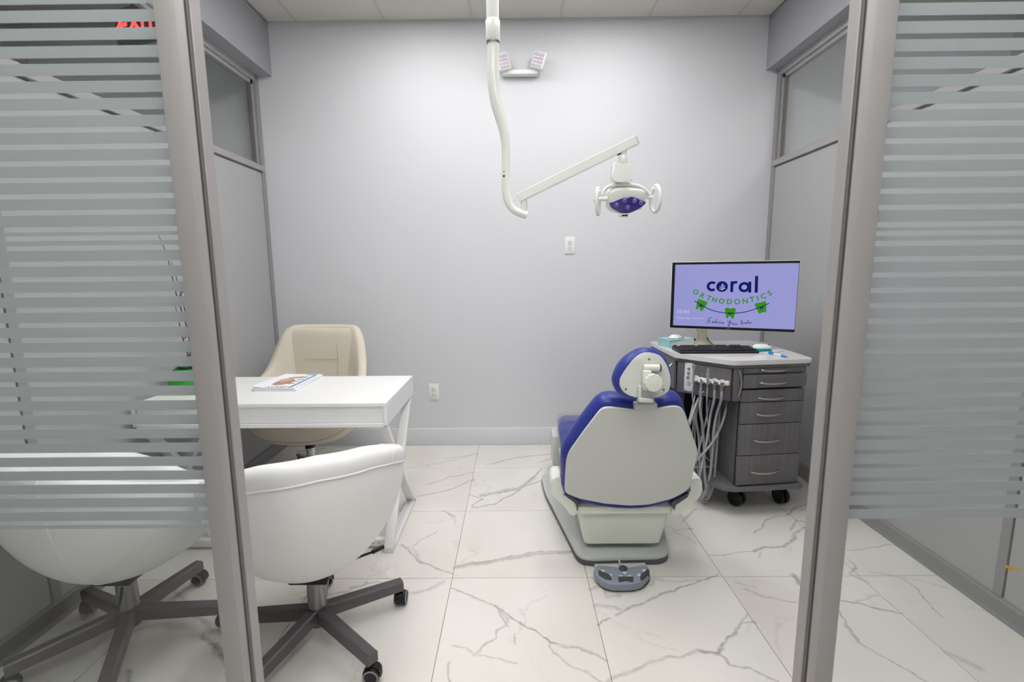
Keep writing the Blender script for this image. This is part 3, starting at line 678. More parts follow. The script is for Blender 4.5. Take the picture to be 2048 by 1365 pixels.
# ------------------------------------------------------------------ white tub chairs
def interp(tab, x):
    for (a, fa), (b, fb) in zip(tab, tab[1:]):
        if x <= b:
            t_ = (x-a)/(b-a); t_ = t_*t_*(3-2*t_) if False else t_; return fa+(fb-fa)*t_
    return tab[-1][1]
RIM = [(0, .814), (30, .802), (45, .780), (60, .752), (90, .690), (120, .625), (150, .54), (180, .475)]
PROF = [(0, 0), (.015, .05), (.055, .105), (.12, .155), (.23, .207), (.37, .252), (.53, .288), (.69, .312), (.85, .327), (1, .332)]   # (height fraction to the seam, radius)
def tub_chair(loc, back_az, star0, label, group, lever, seam=True):
    t = thing('tub_chair', label, 'chair', (loc[0], loc[1], 0), 0, group)
    NA = 56; ZB = .275
    def rimz(ph):
        ph = abs((math.degrees(ph)+180) % 360-180); return interp(RIM, ph)
    def ell(ph):
        return 1.0
    def P(ph, r, z): 
        a = back_az+ph; return V(math.cos(a)*r, math.sin(a)*r, z)
    phs = [2*PI*i/NA for i in range(NA)]
    b_ = B(); rings = []
    pf = smoothpts([(r_, f_, 0) for f_, r_ in PROF[1:]], 3)
    for q in pf:
        rings.append([P(ph, q.x, ZB+(rimz(ph)-.062-ZB)*q.y) for ph in phs])
    # close inside (thickness)
    rings.append([P(ph, .300, rimz(ph)-.062) for ph in phs])
    for f_, r_ in ((.6, .262), (.25, .20), (.12, .05)): rings.append([P(ph, r_, ZB+(rimz(ph)-.062-ZB)*f_) for ph in phs])
    loft(b_, rings); obj('shell', b_, 'shell', t, deg=60)
    # padded rim and inner lining
    b_ = B(); rings = []
    sec = [(.333, -.064), (.337, -.050), (.338, -.030), (.333, -.012), (.318, -.001), (.300, .002), (.283, -.003), (.270, -.016), (.263, -.04), (.255, -.09)]
    for r_, dz in sec: rings.append([P(ph, r_, max(.46, rimz(ph)+dz)) for ph in phs])
    rings.append([P(ph, .232, .455) for ph in phs]); 
    vr = loft(b_, rings, caps=False); obj('rim_padding', b_, 'shell', t, deg=60)
    b_ = B(); tube(b_, [P(ph, .3345, rimz(ph)-.063) for ph in phs], .0028, n=8, closed=True)
    for s_ in (45, -45):
        ph = R(s_); pts = [P(ph, q.x+.001, ZB+(rimz(ph)-.062-ZB)*q.y) for q in pf]; seam and tube(b_, pts, .0022, n=6)
        tube(b_, [P(ph, r_+.0012, rimz(ph)+dz) for r_, dz in sec[:8]], .0018, n=6)
    obj('piping', b_, 'piping', t)
    b_ = B(); lathe(b_, [(.10, .42), (.19, .43), (.222, .45), (.232, .478), (.22, .502), (.17, .514), (.08, .518)], n=40); obj('seat_cushion', b_, 'shell', t)
    b_ = B(); box(b_, (-.07, -.07, .26), (.07, .07, .285), .006); obj('tilt_plate', b_, 'rubber', t)
    b_ = B(); lathe(b_, [(.033, .135), (.033, .20), (.030, .285)], n=28); lathe(b_, [(.031, .10), (.033, .14)], n=28); obj('gas_column', b_, 'gunlight', t)
    b_ = B(); a = R(lever); d = V(math.cos(a), math.sin(a), 0)*(1 if lever > 0 else .36); tube(b_, [d*.04+V(0, 0, .25), d*.14+V(0, 0, .245 if lever > 0 else .20), d*.24+V(0, 0, .235 if lever > 0 else .165)], .005, n=8, k=4); lever > 0 and tube(b_, [d*.235+V(0, 0, .235), d*.285+V(0, 0, .235)], .009, n=8); obj('height_lever', b_, 'rubber', t)
    star_base(t, .325, star0, 'gun')
    return t
tub_chair((-.72, 1.60), R(-60), 35, 'white tub chair on a five-star gunmetal base, in the open doorway', 'white tub chairs facing the desk', 48, seam=False)
tub_chair((-1.42, 1.60), R(-122), 10, 'white tub chair seen through the left striped glass pane', 'white tub chairs facing the desk', -72)

# ------------------------------------------------------------------ desk
dx0, dx1, dy0, dy1, dz = -1.757, -.575, 2.12, 2.70, .757
t = thing('desk', 'white lacquered desk with X-shaped side frames against the left partition', 'desk', (dx0, dy0, 0))
W, Dp = dx1-dx0, dy1-dy0
b_ = B(); box(b_, (0, 0, dz-.018), (W, Dp, dz), .002); obj('desktop', b_, 'desk', t)
b_ = B(); box(b_, (.02, .012, .660), (W-.016, .026, dz-.0185)); obj('front_panel', b_, 'desk', t)
b_ = B(); box(b_, (.0, Dp-.018, .650), (W, Dp-.002, dz-.0185), .001); obj('back_panel', b_, 'desk', t)
for x in (0, W-.016):
    b_ = B(); box(b_, (x, .002, .648), (x+.016, Dp-.019, dz-.0185), .001); obj('side_panel', b_, 'desk', t)
b_ = B(); box(b_, (.0165, .0, .640), (W-.0165, Dp-.02, .659), .002); obj('bottom_panel', b_, 'desk', t)
for x in (.028, W-.028):
    def fr(p, q, nm, wd=.046, th=.026):
        b2 = B(); bar(b2, (x, p[0], p[1]), (x, q[0], q[1]), wd, th, up=(0, 1, 0) if abs(q[1]-p[1]) > .1 else (0, 0, 1), bev=.0015); obj(nm, b2, 'desk', t)
    mid = (.27, .33)
    fr((.03, .640), (mid[0]-.01, mid[1]+.012), 'cross_leg'); fr((mid[0]+.01, mid[1]-.012), (Dp-.045, .014), 'cross_leg'); fr((Dp-.04, .640), (mid[0], mid[1]), 'cross_leg'); fr((mid[0], mid[1]), (.028, .018), 'cross_leg')
    fr((.02, .013), (Dp-.02, .013), 'foot_bar')
b_ = B(); box(b_, (.05, .055, .014), (W-.05, .085, .05), .002); obj('stretcher', b_, 'desk', t)
for x in (W-.115, W-.085):
    b_ = B(); lathe(b_, [(.0045, 0), (.004, .002), (.001, .003)], (x, .0555, .03), (0, -1, 0), n=10); obj('screw', b_, 'steel', t)

# magazines
mA, mB, mC, mD = (fl(x, y, dz) for x, y in [(513, 783), (598, 783), (639, 754), (563, 755)])
mo = (mA+mB+mC+mD)/4; mo.z = dz
ang = math.atan2((mB-mA).y, (mB-mA).x)
for k, (dx, dy, da, lab) in enumerate(((.006, -.003, .01, 'white magazine at the bottom of the pair on the desk'), (0, 0, -.01, 'white magazine on top with a food picture and blue stripe on its cover'))):
    t = thing('magazine', lab, 'magazine', mo+V(dx, dy, k*.0085), ang+da, 'magazines on the desk')
    w2, h2 = .108, .165
    b_ = B(); box(b_, (-w2, -h2, .0005), (w2, h2, .0075)); obj('pages', b_, 'paper', t)
    b_ = B(); 
    n_ = 8; rows = []
    for i in range(n_+1):
        x = -w2-.001+(2*w2+.002)*i/n_; curl = .010*max(0, 1-(i/n_)*3)**2 if k else 0
        rows.append([V(x, -h2-.001, .0078+curl), V(x, h2+.001, .0078+curl*.2), V(x, h2+.001, .0082+curl*.2), V(x, -h2-.001, .0082+curl)])
    loft(b_, rows); cv = obj('cover', b_, 'paper', t)
    if k:
        zc = .00835; U, Vv, Nn = V(1, 0, 0), V(0, 1, 0), V(0, 0, 1)
        def disc(x, y, a, c, mt, nm, ro=0, h=.0003, z=zc):
            b3 = B(); pts = [V(x+math.cos(ro)*a*math.cos(q)-math.sin(ro)*c*math.sin(q), y+math.sin(ro)*a*math.cos(q)+math.cos(ro)*c*math.sin(q), z) for q in [2*PI*i/24 for i in range(24)]]
            prism(b3, pts, (0, 0, 0), (0, 0, h)); return obj(nm, b3, mt, cv)
        disc(-.018, -.03, .052, .075, 'bread', 'cover_picture'); disc(-.028, .01, .034, .045, 'pink', 'cover_picture', z=zc+.0003); disc(-.0, .075, .04, .018, 'bread', 'cover_picture', .3)
        for i, (x, y) in enumerate(((.040, -.065), (.042, -.015), (.045, .035), (.043, .085))): disc(x, y, .021, .013, ('olive', 'pink', 'olive', 'bread')[i], 'cover_picture')
        b_ = B(); box(b_, (.073, -h2+.012, zc), (.087, h2-.03, zc+.0004)); obj('cover_stripe', b_, 'printblue', cv)
        b_ = B(); textbm(b_, 'NZOVA', .042, V(-.0, -.143, zc), -U, -Vv, Nn, ext=.0002, sx=1.15); obj('cover_title', b_, 'printnavy', cv)
        b_ = B(); box(b_, (.03, h2-.03, zc), (.085, h2-.012, zc+.0003)); obj('cover_badge', b_, 'printblue', cv)

# green vase with twigs, left end of the desk
vx, vy = -1.655, 2.40
t = thing('vase', 'low green vase with bare twigs at the left end of the desk', 'vase', (vx, vy, dz))
b_ = B(); lathe(b_, [(.055, 0), (.085, .012), (.100, .05), (.096, .085), (.075, .112), (.066, .118), (.060, .112), (.05, .09), (.03, .06)], n=32); obj('vase_body', b_, 'greenish', t)
for tip in ((-.085, .0, .79), (-.05, .02, .66), (-.02, -.03, .45)):
    b_ = B(); z1 = tip[2]; tube(b_, [(0, 0, .05), (tip[0]*.1+.02, tip[1], .3*z1+.05), (tip[0]*.5+.015, tip[1]*1.2, .62*z1), (tip[0]*.6, tip[1], .85*z1), tip], lambda s: .0042-.003*s, n=6, k=5)
    tube(b_, [(tip[0]*.45+.016, tip[1]*1.1, .6*z1), (tip[0]*.3+.06, tip[1]+.03, .72*z1), (tip[0]*.3+.075, tip[1]+.02, .86*z1)], lambda s: .0028-.002*s, n=5, k=4); obj('twig', b_, 'twig', t)
for k, (a, z_, l_) in enumerate(((150, .13, .10), (185, .15, .08), (30, .15, .1), (250, .14, .08), (100, .19, .07))):
    b_ = B(); d = V(math.cos(R(a)), math.sin(R(a)), .35); s_ = V(-d.y, d.x, 0)*.03; p = V(0, 0, z_-.03); q = p+d*l_
    rings = [[p+(q-p)*u+s_*w_, p+(q-p)*u+V(0, 0, .004+.01*math.sin(u*PI)), p+(q-p)*u-s_*w_, p+(q-p)*u-V(0, 0, .001)] for u, w_ in ((0, .05), (.25, .7), (.5, 1), (.75, .7), (1, .04))]; loft(b_, rings); obj('leaf', b_, 'leafdark', t)

# ------------------------------------------------------------------ beige desk chair
bx, by = -1.335, 3.0
t = thing('desk_chair', 'beige leather swivel chair with chrome base behind the desk', 'chair', (bx, by, 0), R(-4))
# shell: front faces -Y. rows from seat front lip, under, back up; section across
def shell_ring(y, z, hw, hy, hz_, curve, n=18):
    pass
b_ = B(); NA = 64; phs = [2*PI*i/NA for i in range(NA)]
RB = [(0, .99), (32, .99), (38, .98), (43, .95), (49, .87), (57, .77), (66, .70), (80, .655), (110, .60), (140, .50), (165, .435), (180, .43)]
def rb(ph): return interp(RB, abs((math.degrees(ph)+180) % 360-180))
def PB(ph, r_, z, ex=1.0):
    a = PI/2+ph; c_, s_ = math.cos(a), math.sin(a); e_ = 1/((abs(c_)**2.6+abs(s_)**2.6)**(1/2.6))
    lean = max(0, z-.45)*.16*max(0, math.cos(ph)); nar = 1+.09*max(0, (z-.62)/.38)
    return V(c_*e_*r_*1.16*nar, s_*e_*r_*.86+lean, z)
rings = []
for f_, r_ in ((0, .10), (.02, .17), (.07, .225), (.17, .265), (.35, .292), (.6, .308), (.85, .315), (.97, .315), (1.0, .305)):
    rings.append([PB(ph, r_, .29+(rb(ph)-.29)*f_) for ph in phs])
for f_, r_ in ((1.004, .292), (1.0, .278), (.97, .268)): rings.append([PB(ph, r_, .29+(rb(ph)-.29)*f_) for ph in phs])
for f_, r_ in ((.75, .262), (.5, .255), (.3, .24), (.15, .15)): rings.append([PB(ph, r_, max(.40, .29+(rb(ph)-.29)*f_) if f_ > .2 else .40) for ph in phs])
loft(b_, rings); obj('shell', b_, 'beige', t, deg=60)
b_ = B(); outl = roundpoly([(-.22, -.27, .40), (.22, -.27, .40), (.25, .15, .40), (-.25, .15, .40)], .1, 6); puffy(b_, outl, (0, 0, 1), .085, edge=.5, n=8); obj('seat_cushion', b_, 'beige', t)
b_ = B(); pts = [PB(R(a), .279, rb(R(a))-.045) for a in range(-58, 59, 4)]; 
cush = [V(x, .195+max(0, z-.5)*.12-.02*(1-(x/.2)**2), z) for x, z in [(-.155, .47), (-.158, .62), (-.150, .76), (-.135, .80)]]
outl = roundpoly([(-.275, .235, .46), (.275, .235, .46), (.285, .300, .968), (-.285, .300, .968)], .10, 8)
puffy(b_, outl, V(0, -1, .12), .038, edge=2.4, n=12); bc = obj('back_cushion', b_, 'beige', t)
b_ = B(); tube(b_, [V(-.12, .219, .765), V(.12, .219, .765)], .0022, n=6); tube(b_, [V(.122, .20, .60), V(.122, .219, .765), V(.118, .232, .87)], .002, n=6, k=4)
obj('stitch_line', b_, 'beigeseam', bc)
RT = [(0, .10), (.02, .17), (.07, .225), (.17, .265), (.35, .292), (.6, .308), (.85, .315), (1, .315)]
def surf(deg, z, out=.001):
    ph = R(deg); return PB(ph, interp(RT, max(0, min(1, (z-.29)/(rb(ph)-.29))))+out, z)
b_ = B(); tube(b_, [surf(a, .338+.075*(abs(a-180)/62)**3) for a in range(118, 243, 6)], .0028, n=6); obj('front_seam', b_, 'beigeseam', t)
b_ = B(); box(b_, (-.075, -.08, .255), (.055, .08, .298), .008, 2); obj('tilt_mechanism', b_, 'rubber', t)
b_ = B(); lathe(b_, [(.026, .10), (.026, .20), (.031, .205), (.031, .215)], n=24); obj('gas_column', b_, 'chrome', t); b_ = B(); lathe(b_, [(.031, .215), (.030, .235), (.022, .24), (.022, .27)], n=24); obj('column_boot', b_, 'rubber', t)
for k in range(5):
    a = R(-8+72*k); d = V(math.cos(a), math.sin(a), 0); n_ = V(-d.y, d.x, 0); rings = []
    for u, z_, w_ in ((.02, .125, .022), (.12, .112, .018), (.27, .085, .014)): rings.append([d*u+n_*x+V(0, 0, z_+zz) for x, zz in ((-w_, -.008), (w_, -.008), (w_*.8, .008), (0, .012), (-w_*.8, .008))])
    b_ = B(); loft(b_, rings); obj('base_arm', b_, 'chrome', t); caster(t, d*.262+V(0, 0, .08), a+.7, .9)
b_ = B(); lathe(b_, [(.036, .09), (.042, .11), (.036, .135), (.028, .145)]); obj('base_hub', b_, 'chrome', t)

# ------------------------------------------------------------------ dental chair
CX = .51
t = thing('dental_chair', 'royal blue dental chair with pale grey back panel, seen from behind', 'dental chair', (CX, 2.35, 0))
o0 = Vector(t.location)
def Q(p): return Vector(p)-o0
plate = [(.305, 2.020), (.722, 2.035), (.80, 2.40), (.82, 2.95), (.18, 2.95), (.19, 2.70)]
b_ = B(); prism(b_, roundpoly([V(x, y, .006)-o0 for x, y in plate], .06, 6), (0, 0, 0), (0, 0, .022), .003); obj('base_edge', b_, 'darkrim', t)
b_ = B(); pc = V(.51, 2.5, 0); prism(b_, roundpoly([V(x, y, .028)-o0 for x, y in plate], .06, 6), (0, 0, 0), (0, 0, .014), .004); obj('base_plate', b_, 'plate', t)
# pump cover: box tapering down, lifted above the plate
def rrect(x0, x1, y0, y1, z, r_=.03): return [p-o0 for p in roundpoly([(x0, y0, z), (x1, y0, z), (x1, y1, z), (x0, y1, z)], r_, 5)]
b_ = B(); loft(b_, [rrect(.345, .685, 2.10, 2.72, .066), rrect(.335, .697, 2.085, 2.74, .076), rrect(.320, .715, 2.08, 2.75, .15), rrect(.307, .733, 2.075, 2.76, .24)]); obj('pump_cover', b_, 'ivory', t)
b_ = B(); box(b_, V(.40, 2.25, .04)-o0, V(.62, 2.65, .12)-o0, .01); obj('lift_column', b_, 'darkrim', t)
b_ = B(); loft(b_, [rrect(.292, .745, 2.062, 2.78, .236, .025), rrect(.280, .757, 2.052, 2.80, .244, .03), rrect(.280, .757, 2.052, 2.80, .276, .03), rrect(.30, .74, 2.066, 2.80, .290, .03)]); obj('seat_frame', b_, 'ivory', t)
# back: tilted plane
bo = V(CX, 2.02, .30); bt = V(CX, 1.86, .83); bu = (bt-bo).normalized(); bn = V(1, 0, 0).cross(bu).normalized()   # bn points to camera side?
if bn.y > 0: bn = -bn
def onb(pts, off=0): return [on(x, y, bo+bn*off, bn)-o0 for x, y in pts]
panel = [(1205, 818), (1220, 816), (1266, 821), (1309, 820), (1345, 814), (1360, 815), (1369, 824), (1380, 857), (1394, 897), (1394.5, 908), (1392, 921), (1384, 957), (1378, 980), (1345, 998), (1297, 1010), (1258, 1012), (1210, 1008), (1159, 998), (1129, 986), (1131, 945), (1133, 921), (1139, 905), (1168, 864), (1198, 825)]
b_ = B(); prism(b_, roundpoly(onb(panel), .02, 3), (0, 0, 0), -bn*.012, .002); obj('back_panel', b_, 'pale', t, deg=25)
cush = [(1196, 810), (1222, 800), (1266, 803), (1309, 802), (1351, 798), (1368, 807), (1377, 835), (1388, 868), (1397, 897), (1397, 915), (1392, 940), (1386, 965), (1380, 988), (1345, 1009), (1300, 1022), (1258, 1025), (1208, 1021), (1158, 1009), (1125, 992), (1123, 955), (1123, 915), (1138, 886), (1165, 848)]
b_ = B(); puffy(b_, smoothpts(onb(cush, -.013), 2, True), -bn, .10, edge=.32, n=10, back_in=-.002); obj('back_cushion', b_, 'blue', t, deg=70)
# headrest
ho = V(.575, 1.80, .95); hn = V(0, -1, .12).normalized()
def onh(pts, off=0): return [on(x, y, ho+hn*off, hn)-o0 for x, y in pts]
hp = [(1299, 705.5), (1319, 711), (1330, 724), (1337, 739), (1342, 763), (1337, 783), (1325, 791), (1309, 796), (1289, 798), (1266, 794), (1252, 788), (1243, 779), (1239.5, 767), (1242, 756), (1250, 743), (1259, 730), (1270, 717), (1283, 708)]
b_ = B(); prism(b_, smoothpts(onh(hp), 2, True), (0, 0, 0), -hn*.012, .003); hpan = obj('headrest_panel', b_, 'pale', t)
hc_ = [(1297, 695.5), (1312, 698), (1326, 704.5), (1338, 720), (1345, 739), (1348, 760), (1343, 779), (1330, 792), (1313, 799), (1290, 802), (1268, 800), (1248, 793), (1235, 783), (1228, 765), (1230, 750), (1238, 732), (1248, 719), (1260, 709), (1279, 698)]
b_ = B(); puffy(b_, smoothpts(onh(hc_, -.012), 2, True), -hn, .085, edge=.3, n=10, back_in=-.001); obj('headrest_cushion', b_, 'blue', t, deg=70)
for x, y in ((1298, 719), (1251.5, 779), (1327, 780)):
    b_ = B(); q = onh([(x, y)])[0]; lathe(b_, [(.0048, 0), (.004, .0015), (.0015, .002)], q, hn, n=12); obj('screw', b_, 'steel', hpan)
kq = onh([(1301, 764)])[0]
b_ = B(); rings = []
for r_, h_ in ((.030, .022), (.034, .026), (.035, .040), (.032, .047), (.012, .049)):
    ax = hn; x_, y_ = V(1, 0, 0), V(1, 0, 0).cross(hn); rings.append([kq+ax*h_+(x_*math.cos(2*PI*i/48)+y_*math.sin(2*PI*i/48))*(r_*(1+.035*math.cos(12*2*PI*i/48)) if h_ > .023 and h_ < .048 else r_) for i in range(48)])
loft(b_, rings); obj('headrest_knob', b_, 'ivory', t)
b_ = B(); q = onh([(1301, 735)])[0]; cyl(b_, q+V(-.030, -.012, 0), q+V(.030, -.012, 0), .0135, n=20); q2 = onh([(1293, 762)])[0]; box(b_, q2+V(-.020, -.030, -.032), q2+V(.012, .0, .045), .006, 2); obj('headrest_pivot', b_, 'ivory', t)
b_ = B(); q = onh([(1318.5, 735)])[0]; cyl(b_, q+V(-.001, -.012, 0), q+V(.002, -.012, 0), .0142, n=20); obj('pivot_ring', b_, 'darkrim', t)
g = [onh([p])[0] for p in ((1278, 773), (1278, 798), (1303, 800))]
b_ = B()
bar(b_, g[0]+V(0, -.012, .006), g[1]+V(0, -.008, -.002), .013, .013, up=(0, 1, 0), bev=.003)
bar(b_, g[1]+V(-.006, -.012, .0), g[2]+V(0, -.012, 0), .022, .016, bev=.003)
obj('headrest_bar', b_, 'pale', t)
b_ = B(); q = onb([(1291, 812)])[0]; box(b_, q+V(-.045, -.012, -.014), q+V(.045, .03, .012), .004, 2); box(b_, q+V(-.030, -.008, .008), q+V(.034, .03, .03), .004, 2); obj('headrest_socket', b_, 'pale', t)
# hip brackets
def hip(pts, name='hip_bracket'):
    b2 = B(); prism(b2, roundpoly([bk(x, y, 2.06)-o0 for x, y in pts], .02, 5), (0, -.03, 0), (0, .10, 0), .008, 3); return obj(name, b2, 'ivory', t)
hip([(1101, 952), (1124, 949), (1126, 985), (1153, 1003), (1153, 1026), (1140, 1027), (1129, 1008), (1101, 984)])
hip([(1374, 955), (1398, 949), (1400, 985), (1378, 1003), (1352, 1024), (1337, 1026), (1342, 1008), (1378, 984)])
for pts in ([(1127, 990), (1152, 1006), (1154, 1022), (1156, 1022), (1156, 1002), (1130, 988)], [(1376, 987), (1348, 1002), (1342, 1008), (1349, 1022), (1352, 1010), (1378, 990)]):
    b_ = B(); prism(b_, [bk(x, y, 2.025)-o0 for x, y in pts], (0, 0, 0), (0, .02, 0)); obj('bracket_gap', b_, 'darkrim', t)
# seat, leg rest
def slab(y0, y1, za, zb, hw0, hw1, th, mt, nm, n=8, xo=0):
    b2 = B(); rings = []
    for i in range(n+1):
        u = i/n; y = y0+(y1-y0)*u; z = za+(zb-za)*u; hw = hw0+(hw1-hw0)*u
        e_ = 1 if 0 < i < n else .93
        sec = roundpoly([(-hw*e_, 0, z-th/2*e_), (hw*e_, 0, z-th/2*e_), (hw*e_, 0, z+th/2*e_), (-hw*e_, 0, z+th/2*e_)], th*.42, 4)
        rings.append([V(p.x+CX+xo, y, p.z)-o0 for p in sec])
    loft(b2, rings); return obj(nm, b2, mt, t, deg=60)
slab(2.06, 2.62, .36, .40, .245, .245, .10, 'blue', 'seat_cushion')
slab(2.60, 3.12, .395, .335, .235, .205, .10, 'blue', 'leg_cushion', xo=-.005)
slab(2.60, 3.08, .325, .265, .19, .17, .03, 'ivory', 'leg_support')
b_ = B(); box(b_, V(.255, 2.93, .10)-o0, V(.335, 3.10, .30)-o0, .008, 2); obj('toe_box', b_, 'pale', t)
slab(2.86, 3.135, .372, .345, .217, .212, .112, 'clear', 'toe_cover', xo=-.005)

# foot control
fc = fl(1248, 1160, .02)
t = thing('foot_control', 'blue-grey foot control with dark rocker pedals in front of the chair base', 'foot control', (.484, 1.955, 0))
o0 = Vector(t.location)-V(0, .015, 0)
def fz(x, y, z): return fl(x, y, z)-o0
b_ = B(); prism(b_, roundpoly([fz(x, y, .003) for x, y in [(1187, 1124), (1289, 1122), (1295, 1150), (1290, 1166), (1270, 1176), (1245, 1180), (1220, 1177), (1203, 1168), (1194, 1155)]], .012), (0, 0, 0), (0, 0, .010), .002); obj('sole_plate', b_, 'ivory', t)
top = [(1192, 1137), (1200, 1135), (1220, 1137), (1248, 1140), (1275, 1137), (1290, 1134), (1297, 1137), (1299, 1146), (1298, 1155), (1284, 1168), (1266, 1172), (1245, 1173), (1222, 1172), (1205, 1165), (1194, 1155), (1190, 1146)]
to = smoothpts([fz(x, y, .045) for x, y in top], 2, True); tc_ = sum(to, Vector())/len(to)
b_ = B(); loft(b_, [[tc_+(p-tc_)*1.0+V(0, 0, -.032) for p in to], [tc_+(p-tc_)*1.03+V(0, 0, -.018) for p in to], [tc_+(p-tc_)*1.0+V(0, 0, -.004) for p in to], [tc_+(p-tc_)*.93 for p in to], [tc_+(p-tc_)*.4+V(0, 0, .003) for p in to]]); obj('control_body', b_, 'pedal', t)
for pts in ([(1198, 1152), (1223, 1163), (1225, 1173), (1212, 1171), (1198, 1162)], [(1237, 1166), (1269, 1166), (1268, 1177), (1253, 1174), (1239, 1177)], [(1281, 1163), (1299, 1149), (1301, 1157), (1291, 1168), (1283, 1173)]):
    b_ = B(); pp = roundpoly([fz(x, y, .03) for x, y in pts], .006); c_ = sum(pp, Vector())/len(pp)
    loft(b_, [[c_+(p-c_)*1.05+V(0, -.004, -.022) for p in pp], [c_+(p-c_)*1.08+V(0, -.002, 0) for p in pp], [c_+(p-c_)*.98+V(0, 0, .018) for p in pp], [c_+(p-c_)*.7+V(0, 0, .022) for p in pp]]); obj('rocker_pedal', b_, 'pedaldark', t)
b_ = B(); lathe(b_, [(.019, -.012), (.018, .004), (.014, .007), (.004, .008)], fz(1248, 1142, .05)); obj('centre_button', b_, 'pedaldark', t)
for x, y, a in ((1206.5, 1147, -.5), (1221.5, 1155.5, -.4), (1243, 1158, 0), (1251, 1150.5, 0), (1261, 1158, 0), (1280.5, 1155, .5), (1290.5, 1146, .6)):
    b_ = B(); q = fz(x, y, .049); c_, s_ = math.cos(a), math.sin(a); h_ = .0065
    prism(b_, [q+V(c_*u-s_*v, s_*u+c_*v, 0) for u, v in ((-h_, -h_), (h_, -h_), (h_, h_), (-h_, h_))], (0, 0, -.004), (0, 0, .0006)); o_ = obj('symbol_label', b_, 'white', t)
    b_ = B(); box(b_, q+V(-.003, -.0015, .0004), q+V(.003, .0015, .001)); obj('symbol', b_, 'labelgrey', o_)
b_ = B(); tube(b_, [fz(1246, 1140, .045), fz(1241, 1131, .03), fz(1239, 1122, .03), fz(1239, 1116, .02)+V(0, .04, -.006)], .0035, n=8, k=4); obj('control_cable', b_, 'pale', t)

# ------------------------------------------------------------------ mobile cabinet
ZC = .875
CT = [(.921, 3.175), (.930, 2.690), (1.158, 2.448), (1.606, 2.500), (1.640, 3.09), (1.595, 3.175)]
t = thing('dental_cabinet', 'grey laminate mobile cabinet with white angled worktop and six drawers on casters', 'cabinet', (1.3, 2.8, 0))
o0 = Vector(t.location)
b_ = B(); prism(b_, roundpoly([V(x, y, ZC-.024)-o0 for x, y in CT], .03, 6), (0, 0, 0), (0, 0, .024), .006, 3); obj('worktop', b_, 'quartz', t)
def poly_in(P_, d):
    n = len(P_); out = []; c = sum((V(x, y, 0) for x, y in P_), Vector())/n
    for i in range(n):
        a, b, e = V(*P_[i-1], 0), V(*P_[i], 0), V(*P_[(i+1) % n], 0)
        n1 = (b-a).normalized(); n1 = V(-n1.y, n1.x, 0); n2 = (e-b).normalized(); n2 = V(-n2.y, n2.x, 0)
        if n1.dot(c-b) < 0: n1 = -n1
        if n2.dot(c-b) < 0: n2 = -n2
        k = (n1+n2); k = k/(k.dot(n1)); out.append((b.x+k.x*d, b.y+k.y*d))
    return out
CI = poly_in(CT, .012)
b_ = B(); prism(b_, [V(x, y, .832)-o0 for x, y in CI], (0, 0, 0), (0, 0, .0185)); obj('top_rail', b_, 'wood', t)
A_, B_, E_ = V(*poly_in(CT, .024)[1], 0), V(*poly_in(CT, .024)[2], 0), V(*poly_in(CT, .024)[3], 0)
CIN = poly_in(CT, .034)
split = B_+(E_-B_).normalized()*.052
def up_(z): return V(0, 0, z)
# upper carcass (left of the drawers)
cz0, cz1 = .655, .831
ca = [V(*CIN[0], 0), V(*CIN[1], 0), V(*CIN[2], 0), split+V(0, .012, 0), split+V(0, .66, 0)]
b_ = B(); prism(b_, [p+up_(cz0)-o0 for p in ca], (0, 0, 0), up_(cz1-cz0)); obj('upper_box', b_, 'wood', t)
# angled control face
fd = (B_-A_).normalized(); fn = V(fd.y, -fd.x, 0)
b_ = B(); bar(b_, A_+fd*.004+up_((cz0+cz1)/2-.002)-o0, B_-fd*.004+up_((cz0+cz1)/2-.002)-o0, .018, cz1-cz0-.002, bev=.0008); obj('control_face', b_, 'wood', t)
# side face left
b_ = B(); box(b_, V(.943, 2.72, .66)-o0, V(.955, 3.13, .83)-o0, .001); lf = obj('door', b_, 'wood', t)
b_ = B(); hy_ = 2.745; tube(b_, [V(.944, hy_, .70)-o0, V(.925, hy_+.003, .72)-o0, V(.918, hy_+.01, .75)-o0, V(.925, hy_+.02, .78)-o0, V(.944, hy_+.022, .80)-o0], .0045, n=8, k=4); obj('handle', b_, 'nickel', lf)
# narrow door
b_ = B(); bd = (E_-B_).normalized(); bar(b_, B_+bd*.003+up_(.742)-o0, B_+bd*.050+up_(.742)-o0, .018, .174, bev=.0008); nd = obj('door', b_, 'wood', t)
hp_ = B_+bd*.030; hnrm = V(bd.y, -bd.x, 0)
b_ = B(); tube(b_, [hp_+hnrm*h_+up_(z)-o0+bd*dx_ for h_, z, dx_ in ((.008, .680, -.004), (.020, .694, -.002), (.030, .74, .004), (.028, .775, .004), (.018, .812, -.001), (.008, .820, -.002))], lambda s: .0045, n=8, k=4); obj('handle', b_, 'nickel', nd)
# drawer stack
s0 = split; s1 = E_+V(-.004, 0, 0); sd_ = (s1-s0).normalized(); sn = V(sd_.y, -sd_.x, 0)
b_ = B(); prism(b_, [p+up_(.172)-o0 for p in (s0-sn*.020, s1-sn*.020, s1+V(.0, .60, 0), s0+V(0, .62, 0))], (0, 0, 0), up_(.831-.172)); obj('drawer_carcass', b_, 'interior', t)
for s_a in (s0, s1):
    b_ = B(); q = s_a-sn*.019; box(b_, V(min(q.x, q.x), q.y, .170)-o0+V(-.002 if s_a is s0 else -.001, 0, 0), V(q.x, q.y+.60, .8315)-o0+V(.001 if s_a is s0 else .002, 0, 0)); obj('side_panel', b_, 'wood', t)
def zdr(y): return on(1490 if y < 900 else 1478, y, s0+sn*.01, sn).z
dr = [(731.5, 748.7), (750.5, 777), (781.5, 805.5), (807, 849), (850.5, 912.5), (914, 972)]
